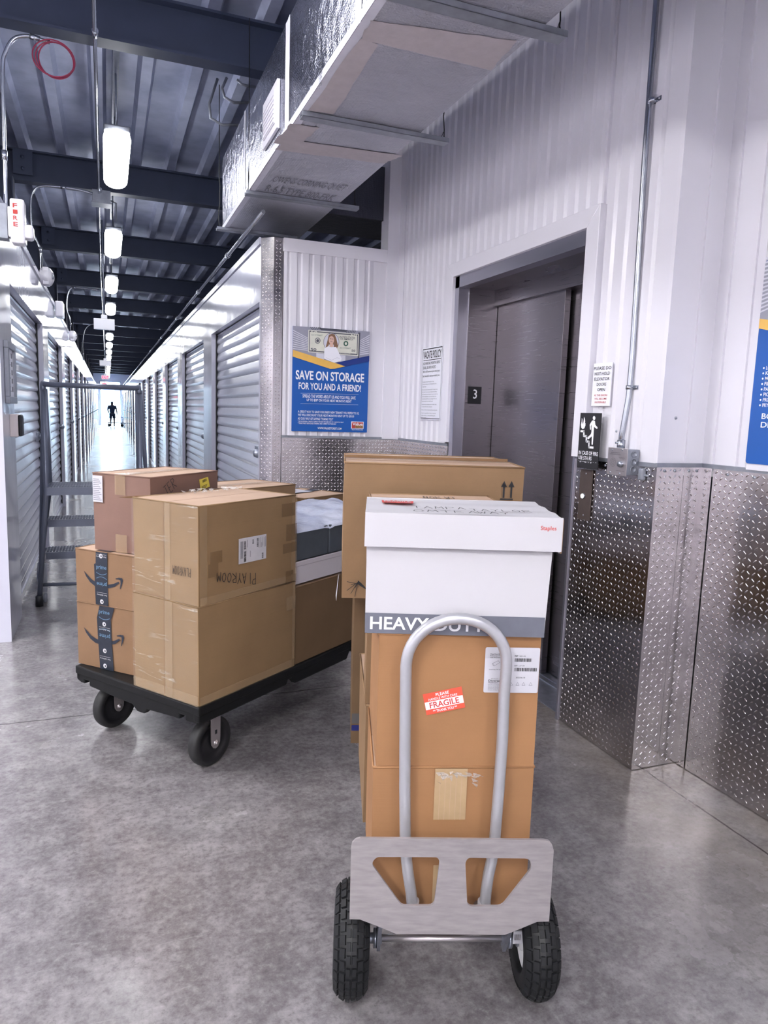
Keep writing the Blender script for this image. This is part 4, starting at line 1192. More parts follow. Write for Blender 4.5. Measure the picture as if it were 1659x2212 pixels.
def caster(x, y, r=.1, wdt=.045):
    b = B(); b.lathe((x, y-wdt/2, r), (0, 1, 0), [(0, .006), (.035, .0), (r*.62, .007), (r*.66, .002), (r*.80, 0), (r*.82, 0)], 40, 1)
    b.lathe((x, y-wdt/2, r), (0, 1, 0), [(r*.82, 0), (r*.93, .001), (r*.985, .008), (r, .016), (r, wdt-.016), (r*.985, wdt-.008), (r*.93, wdt), (0, wdt)], 40, 0)
    b.build('wheel', ['caster_rubber', 'caster_core'], t)
    b = B(); fr = Fr((x, y-wdt/2-.008, r), (1, 0, 0), (0, 0, 1))
    b.prism(fr, [(-.025, .14), (-.024, .02), (-.022, -.005), (-.012, -.02), (0, -.025), (.012, -.02), (.022, -.005), (.024, .02), (.025, .14)], 0, .004)
    fr2 = Fr((x, y+wdt/2+.012, r), (1, 0, 0), (0, 0, 1)); b.prism(fr2, [(-.025, .14), (-.022, -.005), (0, -.025), (.022, -.005), (.025, .14)], 0, .004)
    b.box(x-.045, x+.045, y-wdt/2-.02, y+wdt/2+.02, r+.115, r+.128)
    b.lathe((x, y-wdt/2-.012, r), (0, -1, 0), [(.012, 0), (.012, .004), (.007, .004), (.007, .010), (0, .010)], 6)
    b.rect(fr, -.005, .035, .006, .052, .0045, 1)
    b.build('caster_fork', ['stainless_plate', 'black'], t)
for x in (.125, LD-.14):
    for y in (.075, .66): caster(x, y)

def clingfilm(t, fr, x0, y0, x1, y1, k):
    b = B(); n = 6
    for i in range(n): b.rect(fr, x0+(x1-x0)*i/n, y0, x0+(x1-x0)*(i+1)/n, y1, k)
    b.build('stretch_wrap', 'stretch_film', t)
# big wrapped playroom boxes
W_, D_w = .547, .362
lo = carton('cardboard_box', 'large brown carton on the dolly corner, under the one marked playroom', D_(0, 0, .3), AD, W_, D_w, .378, 'kraft_wrap', tape=False, flat=.003)
up = carton('cardboard_box', 'large brown carton marked playroom with a white shipping label, cling-wrapped', D_(.002, 0, .682), AD, W_-.006, D_w-.004, .368, 'kraft_wrap', tape=False, flat=.004)
for t_, H_ in ((lo, .378), (up, .368)):
    fl = left(D_w); ff = front()
    clingfilm(t_, Fr((-.006, D_w, 0), (0, -1, 0), (0, 0, 1)), 0, .0, D_w, H_, 0)
    b = B()
    if t_ is lo:
        b.rect(fl, .185, 0, .225, H_, .001, 0); b.rect(ff, 0, 0, W_, .035, .001, 0); b.rect(ff, W_-.02, 0, W_, H_, .001, 0)
        b.rect(ff, W_-.06, H_-.12, W_-.0, H_-.06, .0015, 0); b.rect(fl, 0, .0, D_w, .04, .0012, 0)
    else:
        b.rect(fl, .185, 0, .215, H_, .001, 0); b.rect(ff, 0, 0, .035, H_, .001, 0); b.rect(ff, W_-.035, 0, W_, H_, .001, 0)
        b.rect(ff, .0, 0, W_, .03, .0012, 0)
        for (x, y, s1, s2) in ((.05, .15, .06, .045), (.04, .10, .05, .05), (W_-.10, H_-.085, .085, .055), (W_-.07, H_-.19, .07, .07), (W_-.09, H_-.24, .09, .04), (W_-.07, .0, .05, .05)):
            b.rect(ff, x, y, x+s1, y+s2, .0016, 1)
    b.build('packing_tape', ['packing_tape', 'packing_tape_dark'], t_)
    b = B(); b.rect(fl, .178, 0, .182, H_, .0013); b.stroke(fl, [(.02, H_*.02), (.18, H_*.0+.004)], .003, .0013) if t_ is up else None
    b.build('seam', 'kraft_edge', t_)
b = B()
for i in range(60):
    a = random.random(); x = random.uniform(.22, .52); y = random.uniform(D_w-.10, D_w-.03)
    b.face([(x, y, .374), (x+random.uniform(.004, .02), y+random.uniform(-.01, .01), .374+random.uniform(0, .012)), (x+random.uniform(-.01, .01), y+random.uniform(.004, .02), .374+random.uniform(.0, .012))])
b.build('tape_scraps', 'clear_scrap', up)
b = B(); fl = left(D_w)
b.face([(-.004, D_w, .366), (-.05, D_w+.02, .372), (.03, D_w-.02, .376)])
b.build('torn_flap', 'kraft_edge', up)
# shipping label: its corners measured on the side plane
def plane_pt(x, y, P, n):
    d = ray(x, y); k = (P-V3((0, 0, CH))).dot(n)/d.dot(n); return V3((0, 0, CH))+d*k
def on_front(px, t_, off=0.):   # local coords on a thing's front face
    R_ = Matrix.Rotation(t_.rotation_euler.z, 3, 'Z'); n = R_ @ V3((0, -1, 0)); q = R_.inverted() @ (plane_pt(*px, V3(t_.location), n)-V3(t_.location)); return (q.x, q.z)
def on_left(px, t_, D):
    R_ = Matrix.Rotation(t_.rotation_euler.z, 3, 'Z'); n = R_ @ V3((-1, 0, 0)); q = R_.inverted() @ (plane_pt(*px, V3(t_.location), n)-V3(t_.location)); return (D-q.y, q.z)
a, c = on_front((513, 1219), up), on_front((573, 1153), up)
b = B(); ff = front(); b.rect(ff, a[0], a[1], c[0], c[1], .002, 0)
lw, lh = c[0]-a[0], c[1]-a[1]
for x, y, w_, h in ((.18, .55, .07, .33), (.18, .05, .08, .42), (.48, .70, .05, .18), (.64, .55, .06, .35), (.83, .05, .06, .22)): barcode(b, ff, a[0]+x*lw, a[1]+y*lh, w_*lw, h*lh, 1, .0028, True)
for i in range(8): b.rect(ff, a[0]+(.06+.012*i)*lw, a[1]+.2*lh, a[0]+(.065+.012*i)*lw, a[1]+.88*lh, .0026, 2)
for x, y0, y1 in ((.30, .6, .9), (.40, .2, .45), (.72, .5, .9), (.78, .5, .92), (.82, .5, .7), (.86, .55, .92), (.92, .5, .9), (.96, .5, .92)): b.rect(ff, a[0]+x*lw, a[1]+y0*lh, a[0]+(x+.012)*lw, a[1]+y1*lh, .0026, 2)
b.build('shipping_label', ['label_white', 'ink', 'steel_dark'], up)
b = B(); p = on_front((548, 1238), up); handwrite(b, ff, 'PlAYROOM', p[0]+.005, p[1]+.0, .032, .044, .0030, True, slope=-.16, k=.002, grow=-.25)
p = on_left((415, 1228), up, D_w); q = on_left((373, 1243), up, D_w)
fl = left(D_w, .0065); handwrite(b, fl, 'PLAYROOM', p[0], p[1], (p[0]-q[0])/7.2, .032, .0018, True, slope=.0, k=.001)
b.build('marker_writing', 'ink', up)

# two smile boxes
AM = AD+radians(-45-36.5+0)   # front faces the lobby's left
AM = radians(-45)
A0 = V3((-.135, 3.19, 0))
def smile_box(z, H, W, D, label, tear):
    t = carton('cardboard_box', label, A0+V3((0, 0, z)), AM, W, D, H, 'kraft_amazon', 'smile cartons on the dolly', tape=False, flat=.003, seam='x')
    ff = front(.0045)
    def s(px): return on_front(px, t)
    b = B()
    c0 = on_front((208.5 if tear == 0 else 213, 1250 if tear == 0 else 1380), t)[0]
    x0, x1 = on_front((208, 1250), t)[0], on_front((235, 1250), t)[0]
    if tear: x0 += .008; x1 += .012
    if tear: pts = [(x0+.012, H-.0), (x0-.004, H*.80), (x0, H*.45), (x0+.006, H*.1), (x0+.008, 0), (x1+.010, 0), (x1+.002, H*.5), (x1+.0, H*.8), (x1+.020, H)]
    else: pts = [(x0+.006, H), (x0+.004, H*.78), (x0-.005, H*.76), (x0-.003, H*.5), (x0, 0), (x1, 0), (x1-.002, H*.5), (x1, H)]
    b.poly(ff, pts, .0012, 0)
    b.rect(Fr((0, 0, H+.003), (1, 0, 0), (0, 1, 0)), x0, 0, x1, .09, 0, 0)
    tw = x1-x0; ix0, ix1 = x0+tw*.12, x1-tw*.08
    if tear: ys = [(H*.86, 'prime', 0, 1), (H*.50, 'prime', 1, 1)]
    else: ys = [(H*.66, 'prime', 0, 1), (H*.36, 'prime', 1, 1)]
    for y, s_, r_, _ in ys:
        b.text(ff, s_, ix0, y, ix1, y+.022, .002, 1, .01, rot=r_)
        sg = -1 if not r_ else 1
        yy = y-.010 if not r_ else y+.032
        b.stroke(ff, [(ix0+(ix1-ix0)*k/8, yy+sg*.008*(1-(k/4-1)**2)) for k in range(9)], .0022, .002, 1)
    for y in (H*.18, H*.9) if not tear else (H*.16, H*.62):
        b.text(ff, 'fast delivery', ix0, y, ix1, y+.008, .002, 2, .0, rot=1); b.stroke(ff, [(ix0, y+.013), (ix1, y+.013)], .001, .002, 2)
    for y in ((H*.07, H*.93) if not tear else (H*.06, H*.30, H*.72)):
        cx = (x0+x1)/2; b.poly(ff, [(cx+.010*cos(a), y+.010*sin(a)) for a in [2*pi*i/10 for i in range(10)]], .002, 2)
        b.poly(ff, [(cx+.002+.004*cos(a), y+.004*sin(a)) for a in [2*pi*i/6 for i in range(6)]], .0024, 0)
    b.build('printed_tape', ['tape_black', 'prime_blue', 'tape_white_ink'], t)
    # the curved arrow
    b = B()
    oy = 0 if not tear else 121.5; oxp = 0 if not tear else 0
    top = [(183, 1232), (190, 1240), (199, 1250), (210, 1257.5), (222, 1262), (236, 1262.5), (248, 1260.5), (258, 1256)]
    bot = [(260, 1259), (250, 1267), (238, 1270), (222, 1270), (208, 1266), (197, 1257), (188, 1244)]
    if tear: top = [(x+(x-183)*.02, y+oy+(x-183)*.02) for x, y in top]; bot = [(x+(x-183)*.02, y+oy+(x-183)*.02) for x, y in bot]
    P_ = [s(p) for p in top+bot]
    def seg(a, c): b.poly(ff, [s(p) for p in (*a, *c)], .0008)
    n_ = len(top)
    tb = bot[::-1]+[]
    import itertools
    for i in range(n_-1):
        j = min(i, 6); 
        lo0 = top[0] if i == 0 else tb[i-1]; lo1 = tb[i]
        b.poly(ff, [s(top[i]), s(top[i+1]), s(lo1), s(lo0)] if i else [s(top[0]), s(top[1]), s(lo1)], .0008)
    hd = [(251.5, 1249), (259, 1247.5), (266, 1248.5), (267.5, 1254), (265, 1264), (262, 1272.5), (261, 1271), (262.5, 1260), (262, 1253), (258, 1251.5), (252, 1251)]
    if tear: hd = [(x+2.5, y+oy+1.5) for x, y in hd]
    H1 = [s(p) for p in hd]
    b.poly(ff, [H1[0], H1[1], H1[2], H1[8], H1[9], H1[10]], .0008); b.poly(ff, [H1[2], H1[3], H1[4], H1[5], H1[6], H1[7], H1[8]], .0008)
    b.build('printed_arrow', 'tape_black', t)
    return t
smile_box(.3, .273, .375, .29, 'lower of two brown cartons with a printed smile arrow, on the dolly deck', 1)
smile_box(.576, .224, .375, .29, 'upper of two brown cartons with a printed smile arrow, under the reddish box', 0)

# reddish box on top
t = carton('cardboard_box', 'reddish-brown carton with a yellow label, topmost on the left of the dolly', (-.06, 3.15, .803), radians(-45), .30, .43, .318, 'kraft_red', seam='y', top_mat='kraft_top', flat=.003)
ff = front(.004)
b = B(); p, q = on_front((250, 1068), t), on_front((272, 1030), t)
b.rect(ff, p[0], p[1], q[0], .318, .001, 0); p, q = on_front((252, 1192), t), on_front((290, 1150), t)
b.rect(ff, p[0], 0, p[0]+.06, p[1]+.075, .001, 0)
b.build('packing_tape', 'packing_tape', t)
b = B(); p, q = on_front((203, 1083), t), on_front((223, 1028), t)
x0 = max(.003, p[0]); b.rect(ff, x0, p[1], q[0], q[1], .0015, 0)
for i in range(12): b.rect(ff, x0+.004, p[1]+.008+i*(q[1]-p[1]-.016)/12, q[0]-.006-(i % 3)*.006, p[1]+.0105+i*(q[1]-p[1]-.016)/12, .002, 1)
b.build('paper_label', ['label_white', 'steel_dark'], t)
fr_ = Fr((.304, 0, 0), (0, 1, 0), (0, 0, 1))
def on_right(px, t_, W):
    R_ = Matrix.Rotation(t_.rotation_euler.z, 3, 'Z'); n = R_ @ V3((1, 0, 0)); o_ = V3(t_.location)+R_ @ V3((W, 0, 0)); q = R_.inverted() @ (plane_pt(*px, o_, n)-V3(t_.location)); return (q.y, q.z)
b = B(); P_ = [on_right(p, t, .304) for p in ((430, 1036), (449, 1030), (453, 1051), (433, 1059))]
b.poly(fr_, [P_[3], P_[2], P_[1], P_[0]], .001, 0)
c = (sum(p[0] for p in P_)/4, sum(p[1] for p in P_)/4); f2 = fr_.rot(c[0], c[1], radians(14)); barcode(b, f2, -.012, .006, .03, .012, 1, .0016)
for i in range(3): b.rect(f2, -.024, -.010-i*.005, .016-i*.004, -.008-i*.005, .0016, 1)
b.build('yellow_label', ['yellow_label', 'ink'], t)
b = B(); p = on_right((361, 1072), t, .304); f2 = fr_.rot(p[0], p[1], radians(32)); handwrite(b, f2, 'TER', 0, 0, .030, .045, .0025, k=.001); b.build('marker_writing', 'ink', t)

# boxes at the back of the dolly
t = carton('cardboard_box', 'tall tan carton behind the playroom box, its taped top showing', D_(.56, .395, .3), AD-radians(3), .43, .31, .735, 'kraft_plain', seam='x', flat=.003)
t = carton('cardboard_box', 'tan carton with black tape and a white label on top, beside the tread plate', D_(1.075, .38, .3), AD-radians(2), .36, .34, .655, 'kraft_plain', seam='x', tape=False, flat=.002)
b = B(); fr = Fr((0, 0, .657), (1, 0, 0), (0, 1, 0)); b.poly(fr, [(0, .15), (.36, .19), (.36, .26), (0, .20)], .001, 0); b.build('printed_tape', 'tape_black', t)
b = B(); b.poly(fr, [(.05, .18), (.26, .16), (.28, .31), (.07, .32)], .003, 0); b.rect(fr, .12, .22, .2, .26, .0035, 1); b.build('paper_label', ['label_white', 'steel_dark'], t)
t = carton('cardboard_box', 'plain brown carton on the dolly deck under the white slab', D_(.557, .005, .3), AD, .66, .33, .345, 'kraft_dark', tape=False, flat=.003)
t = thing('white_slab', 'thick beige-white slab lying under the dark grey case', 'slab', D_(.556, .01, .655), AD)
b = B(); b.box(0, .70, 0, .33, 0, .101); b.box(-.002, .702, -.003, .33, .078, .101); b.build('slab', 'beige_white', t, bevel=.004)
t = thing('storage_case', 'dark grey case under crumpled clear plastic, on the dolly', 'case', D_(.556, .012, .757), AD)
b = B(); b.box(0, .242, 0, .33, 0, .134); b.box(.247, .70, 0, .33, 0, .134); b.build('case', 'foam_grey', t, bevel=.008, seg=3)
b = B(); nx, ny = 40, 24
rnd = [[random.uniform(-1, 1) for _ in range(ny+1)] for _ in range(nx+1)]
k0 = len(b.v)
for i in range(nx+1):
    for j in range(ny+1):
        x = -.006+.716*i/nx; y = -.006+.338*j/ny
        z = .137+.06*(max(0, y)/.35)**.8+(.005*sin(i*.45+j*.3)+.004*sin(j*.8-i*.22))*min(1, j/5)+.001*rnd[i][j]-(.012 if j == 0 else 0)-.008*max(0, 1-abs(i-14)/2)*(1 if j < 4 else 0)
        b.v.append((x, y-(.004*rnd[i][0] if j == 0 else 0), z))
for i in range(nx):
    for j in range(ny): b.f.append((k0+i*(ny+1)+j, k0+(i+1)*(ny+1)+j, k0+(i+1)*(ny+1)+j+1, k0+i*(ny+1)+j+1)); b.m.append(0); b.sm.append(True)
b.build('plastic_cover', 'plastic_sheet', t)

# ================================================================== HAND TRUCK
TY = -(YAW-radians(2.2))          # heading of the truck (rotation about z)
ua, va = V3((cos(YAW), -sin(YAW), 0)), V3((sin(YAW), cos(YAW), 0))
TO = ua*.178+va*1.59              # axle centre on the floor
t = thing('hand_truck', 'aluminium convertible hand truck in cart position with pneumatic tyres', 'hand truck', TO, TY)
truck = t
RT = Matrix.Rotation(TY, 3, 'Z')
def ty_(px, yl):
    """photo point on the truck plane at local depth yl -> local x, z"""
    n = RT @ V3((0, -1, 0)); o_ = TO+RT @ V3((0, yl, 0)); q = RT.inverted() @ (plane_pt(*px, o_, n)-TO); return (q.x, q.z)
YPL = -.155
def zc(x, y): return ty_((680+x/2.9625, 1640+y/2.9625), YPL)
outline = [zc(*p) for p in ((232, 560), (240, 530), (262, 508), (290, 500), (1465, 512), (1498, 520), (1518, 545), (1527, 580), (1497, 1033), (1420, 1035), (1300, 1085), (1215, 1118), (520, 1112), (420, 1070), (290, 1020), (222, 1018))]
h1 = round_poly([zc(*p) for p in ((362, 665), (392, 620), (785, 622), (798, 650), (762, 932), (560, 932), (535, 905))], .012, 4)
h2 = round_poly([zc(*p) for p in ((962, 655), (980, 626), (1372, 630), (1388, 690), (1195, 937), (975, 936))], .012, 4)
fr = Fr((0, YPL, 0), (1, 0, 0), (0, 0, 1))
b = B(); b.shape(fr, [outline, h1, h2], 0, .003); b.build('toe_plate', 'alu_plate', t, bevel=.001, seg=1)
# handle loop
YH = -.10
def hz(*px): return [(lambda q: V3((q[0], YH, q[1])))(ty_(p, YH)) for p in px]
lp = hz((893, 1975), (890, 1950), (888, 1928), (882, 1890), (878, 1856), (875.5, 1809), (874.5, 1700), (875, 1600), (876, 1500), (877, 1440))
rp = hz((1094, 1440), (1089, 1500), (1085, 1600), (1078, 1700), (1069, 1809), (1062, 1859), (1055, 1890), (1050, 1925), (1048, 1950), (1046, 1975))
a, c = lp[-1], rp[0]; apex = hz((984, 1336))[0].z
cx_, hw = (a.x+c.x)/2, (c.x-a.x)/2
arc = [V3((cx_-hw*cos(g), YH, a.z+(c.z-a.z)*(1-cos(g))/2+(apex-(a.z+c.z)/2)*sin(g)**.92)) for g in [pi*i/22 for i in range(1, 22)]]
b = B(); b.tube(lp+arc+rp, .0128, 16); b.build('handle_loop', 'tube_silver', t)
# frame under the load
b = B()
for sx in (-.13, .13):
    b.tube([(sx, .02, .215), (sx, 1.30, .215)], .014, 12)
for yy in (.0, .3, .62, .95, 1.28): b.box(-.14, .14, yy-.02, yy+.02, .222, .240)
for sx in (-.085, .075): b.tube([(sx, YH, .30), (sx, YH+.012, .262), (sx, .05, .235)], .0128, 12)
b.build('frame', 'tube_silver', t)
b = B()
b.cyl((-.175, 0, .125), (.18, 0, .125), .0085, 14)
b.build('axle', 'stainless_plate', t)
b = B()
for sx in (-1, 1):
    b.lathe((sx*.170, 0, .125), (sx, 0, 0), [(.008, -.02), (.014, -.02), (.014, -.008), (.022, -.008), (.022, .0), (.012, 0), (.012, .012), (.018, .012), (.018, .016), (0, .016)], 18)
b.build('axle_collar', 'galv', t)
for xx in (.150, -.158):
    b = B(); b.prism(Fr((xx, 0, 0), (0, 1, 0), (0, 0, 1)), [(-.10, .25), (.06, .235), (.03, .11), (-.02, .105)], -.004, .004); b.build('axle_bracket', 'galv', t)
def tyre(sx):
    """pneumatic tyre with moulded blocks, hub and rim"""
    R_, r_ = .127, .043; cx = sx*.224
    b = B(); cr = R_-r_*.92
    prof = [(cr+r_*.92*cos(g), r_*1.0*sin(g)) for g in [2*pi*i/20 for i in range(21)]]
    prof = [(p[0] if p[0] > cr-.014 else cr-.014, p[1]) for p in prof]
    b.lathe((cx, 0, R_), (1, 0, 0), prof, 48, 1)
    NB = 30
    for i in range(NB):
        for row, (ang, wd_) in enumerate(((-.95, .010), (-.50, .0085), (-.16, .006), (.16, .006), (.50, .0085), (.95, .010))):
            th = 2*pi*(i+(.5 if row in (1, 4) else (.25 if row in (0, 5) else 0)))/NB
            rad = V3((0, sin(th), cos(th))); tan_ = V3((0, cos(th), -sin(th))); ax = V3((1, 0, 0))
            out = rad*cos(ang)+ax*sin(ang); side = ax*cos(ang)-rad*sin(ang)
            cc = V3((cx, 0, R_))+rad*cr+out*(r_*.945)
            ln = .0098 if row not in (2, 3) else .0088
            b.obox(cc, tan_*ln, side*wd_*.78, out*.0042, 0)
    b.build('tyre', ['rubber', 'rubber_side'], t)
    b = B(); s_ = -sx
    b.lathe((cx, 0, R_), (s_, 0, 0), [(cr-.012, .02), (cr-.018, .026), (cr-.022, .012), (.03, .008), (.028, .03), (.012, .036), (0, .036)], 30)
    b.lathe((cx, 0, R_), (-s_, 0, 0), [(cr-.012, .02), (cr-.018, .026), (cr-.022, .012), (.03, .008), (0, .02)], 30)
    b.build('wheel_rim', 'rim_white', t)
for sx in (-1, 1): tyre(sx)
b = B(); b.box(.168, .190, -.03, -.026, .135, .168); 
for i in range(6): b.box(.171+i*.0026, .1722+i*.0026, -.0308, -.030, .145, .160, 1)
b.build('bracket_sticker', ['label_white', 'ink'], t)
# swivel casters at the far end
for sx in (-.15, .15):
    b = B(); b.lathe((sx-.018, 1.27, .062), (1, 0, 0), [(.0, .004), (.03, .0), (.055, .0), (.062, .008), (.062, .028), (.055, .036), (0, .036)], 28); b.build('caster_wheel', 'caster_core', t)
    b = B(); b.box(sx-.026, sx-.022, 1.24, 1.29, .05, .16).box(sx+.022, sx+.026, 1.24, 1.29, .05, .16).box(sx-.035, sx+.035, 1.22, 1.31, .16, .168).cyl((sx-.03, 1.27, .062), (sx+.03, 1.27, .062), .006, 8).cyl((sx, 1.27, .168), (sx, 1.27, .2), .02, 12); b.build('caster_fork', 'galv', t)

# ---- the load: helper giving world position from truck axes (a right, b away) used when measuring
def AB(a, b_, z): return ua*a+va*b_+V3((0, 0, z))
YB = TY+radians(1.4)
# bottom carton
t = carton('cardboard_box', 'orange-brown carton at the bottom of the front stack, sealed with paper tape', AB(-.004, 1.525, .243), YB, .372, .33, .358, 'kraft_orange', tape=False, flat=.002)
ff = front(.004)
b = B(); p, q = on_front((935, 1768), t), on_front((1009, 1672), t); b.rect(ff, p[0], p[1], q[0], .357, .001, 0)
p2, q2 = on_front((932, 1952), t), on_front((946, 1866), t); b2_ = B(); b2_.rect(ff, p2[0], 0, p2[0]+.06, q2[1], .001, 0); b2_.build('paper_tape', 'paper_tape', t)
for i in range(5): b.stroke(ff, [(p[0]+.012+i*.0125, p[1]), (p[0]+.012+i*.0125, .34)], .0008, .0014, 1)
b.build('paper_tape', ['paper_tape', 'kraft_top'], t)
b = B(); p = on_front((985, 1690), t)
for i in range(28):
    x = p[0]+random.uniform(-.05, .055); z = .352-abs(random.gauss(0, .010))
    b.face([ff.p(x, z, .002), ff.p(x+random.uniform(.008, .022), z+random.uniform(-.006, .004), .002+random.uniform(.001, .005)), ff.p(x+random.uniform(0, .015), z-random.uniform(.005, .016), .003)])
b.build('crumpled_tape', 'clear_scrap', t)
# middle carton with fragile sticker
t = carton('cardboard_box', 'orange-brown carton with a red fragile sticker and white product label', AB(0, 1.525, .604), YB, .366, .33, .312, 'kraft_orange', tape=False, flat=.002)
ff = front(.004)
P_ = [on_front(p, t) for p in ((921, 1543), (1004, 1526), (997, 1480), (913, 1498))]
a = V3(P_[0]); c = V3(P_[1]); d = V3(P_[3]); ang = atan2(c[1]-a[1], c[0]-a[0]); SW, SH = (c-a).length, (d-a).length
fs_ = ff.rot(a[0], a[1], ang)
b = B(); b.rect(fs_, 0, 0, SW, SH, .0012, 0); b.rect(fs_, SW*.01, SH*.24, SW*.99, SH*.60, .0016, 1)
b.text(fs_, 'PLEASE', SW*.32, SH*.80, SW*.66, SH*.94, .0018, 1, .02); b.text(fs_, 'HANDLE WITH CARE', SW*.12, SH*.64, SW*.86, SH*.75, .0018, 1, .01)
b.text(fs_, 'FRAGILE', SW*.12, SH*.28, SW*.88, SH*.56, .002, 2, .03); b.text(fs_, '** THANK YOU **', SW*.18, SH*.06, SW*.80, SH*.19, .0018, 1, .02)
b.build('fragile_sticker', ['sticker_red', 'white_sign', 'red_ink'], t)
p, q = on_front((1043, 1494), t), on_front((1166, 1398), t)
x0, y0, x1, y1 = p[0], p[1], min(q[0], .3655), q[1]; W_, H_ = x1-x0, y1-y0
b = B(); b.poly(ff, round_poly([(x0, y0), (x1, y0), (x1, y1), (x0, y1)], .004, 3), .0012, 0)
f2 = Fr(ff.p(x0, y0), ff.u, ff.v)
def lt(s_, ax, ay, bx, by, m=1, bold=.0): b.text(f2, s_, ax*W_, (1-by)*H_, bx*W_, (1-ay)*H_, .0018, m, bold)
lt('ClearView Bulk', .09, .13, .30, .16, 1, .02); lt('Endoscope Cleaner', .09, .17, .34, .20, 1, .02); lt('with Enzymatic', .09, .21, .29, .24, 1, .02)
lt('Quantity 50 EA', .08, .475, .30, .50, 1, .01); lt('Manufacturer', .13, .68, .26, .70); lt('Diversatek', .08, .71, .38, .755, 1, .02); lt('Healthcare', .08, .765, .25, .79, 1, .02)
for i in range(5): lt('Milwaukee WI 53224 USA', .08, .81+i*.03, .30-.03*(i % 2), .83+i*.03, 2)
lt('REF', .54, .165, .60, .20, 1, .02); lt('1201-02', .62, .17, .74, .20); lt('LOT', .54, .38, .60, .41, 1, .02); lt('237100', .62, .385, .73, .41); lt('2022-06-10', .58, .645, .75, .675, 1, .01)
barcode(b, f2, .545*W_, (1-.31)*H_, .31*W_, .075*H_, 1, .0018); barcode(b, f2, .545*W_, (1-.52)*H_, .41*W_, .075*H_, 1, .0018)
for x in (.5, .62, .73, .86): b.stroke(f2, [((x-.03)*W_, .17*H_), (x*W_, .235*H_), ((x+.03)*W_, .17*H_), ((x-.03)*W_, .17*H_)], .0006, .0018, 2)
b.stroke(f2, [(W_*x, H_*(1-y)) for x, y in ((.14, .35), (.24, .29), (.27, .33), (.17, .41), (.14, .38), (.14, .35), (.165, .38), (.17, .41))], .0006, .0018, 2)
b.build('product_label', ['label_white', 'ink', 'steel_dark'], t)

# white file box with lid
YW = -YAW+radians(.9)
t = thing('file_box', 'white lidded file box with a grey heavy duty band, topmost of the front stack', 'storage box', AB(-.034, 1.52, .919), YW)
W_, D_f, H_ = .398, .245, .262
b = B(); j = .006
b.face([(0, 0, 0), (W_, 0, 0), (W_+j*1.6, 0, H_), (0-j*.2, 0, H_)]); b.face([(W_, 0, 0), (W_, D_f, 0), (W_+j, D_f, H_), (W_+j*1.6, 0, H_)])
b.face([(W_, D_f, 0), (0, D_f, 0), (-j, D_f, H_), (W_+j, D_f, H_)]); b.face([(0, D_f, 0), (0, 0, 0), (-j*.2, 0, H_), (-j, D_f, H_)])
b.face([(0, 0, 0), (0, D_f, 0), (W_, D_f, 0), (W_, 0, 0)])
b.build('body', 'white_card', t, bevel=.003)
b = B(); e_ = .0012
for Fq, ln in ((Fr((0, -e_, 0), (1, 0, 0), (0, 0, 1)), W_), (Fr((-e_, D_f, 0), (0, -1, 0), (0, 0, 1)), D_f), (Fr((W_+e_, 0, 0), (0, 1, 0), (0, 0, 1)), D_f)):
    b.rect(Fq, 0, 0, ln, .046)
b.build('grey_band', 'grey_band', t)
b = B(); ff = Fr((0, -.0016, 0), (1, 0, 0), (0, 0, 1))
hx = [ (lambda q: q)(on_front(p, t)) for p in ((799, 1360), (1066, 1368), (799, 1332))]
b.text(ff, 'HEAVY DUTY', hx[0][0], .009, .266, .038, .0008, 0, .025)
b.build('lettering', 'white_ink', t)
LW0, LW1, LZ0, LZ1 = -.006, .419, .198, .272
b = B()
def pl(x0, x1, y0, y1, z0, z1): b.box(x0, x1, y0, y1, z0, z1)
pl(LW0, LW1, -.020, -.016, LZ0, LZ1); pl(LW0, LW1, D_f+.012, D_f+.016, LZ0, LZ1)
pl(LW0, LW0+.004, -.014, D_f+.010, LZ0+.004, LZ1-.002); pl(LW1-.004, LW1, -.014, D_f+.010, LZ0-.004, LZ1-.002)
n = 16; k0 = len(b.v)
for i in range(n+1):
    for jx in range(n+1):
        x, y = LW0+(LW1-LW0)*i/n, -.02+(D_f+.036)*jx/n
        z = LZ1-.001-.006*sin(pi*i/n)*sin(pi*jx/n)+.0016*sin(jx*1.1+i*.2); b.v.append((x, y, z))
for i in range(n):
    for jx in range(n): b.f.append((k0+i*(n+1)+jx, k0+(i+1)*(n+1)+jx, k0+(i+1)*(n+1)+jx+1, k0+i*(n+1)+jx+1)); b.m.append(0); b.sm.append(True)
lid = b.build('lid', 'white_card', t)
b = B(); b.box(LW0-.001, LW0+.003, -.0165, -.0145, LZ0+.006, LZ1-.006); b.box(LW1-.002, LW1+.002, -.0175, -.0135, LZ0, LZ1-.004); b.box(LW1-.002, LW1+.0015, -.0165, -.012, LZ0-.004, LZ0)
b.build('board_edge', 'kraft_edge', lid)
b = B(); ff = Fr((0, -.0202, 0), (1, 0, 0), (0, 0, 1)); p, q = on_front((1161, 1136), t), on_front((1194, 1127), t)
b.text(ff, 'Staples', LW1-.048, LZ1-.030, LW1-.014, LZ1-.018, .0008, 0, .01); b.build('lettering', 'red_ink', lid)
b = B(); ft = Fr((0, 0, LZ1+.0008), (1, 0, 0), (0, 1, 0))
b.poly(ft, [(.032, .150), (.105, .150), (.108, .195), (.03, .195)], 0, 0); b.text(ft, 'FRAGILE', .036, .168, .10, .188, .0008, 1, .02); b.text(ft, 'HANDLE WITH CARE', .036, .155, .10, .164, .0008, 1, .02)
b.build('red_stamp', ['red_ink', 'white_card'], lid)
b = B(); handwrite(b, ft, 'TAMPA', .10, .065, .03, .035, .0022, k=.0005); handwrite(b, ft, 'TAYLOR', .23, .05, .028, .03, .0022, k=.0005)
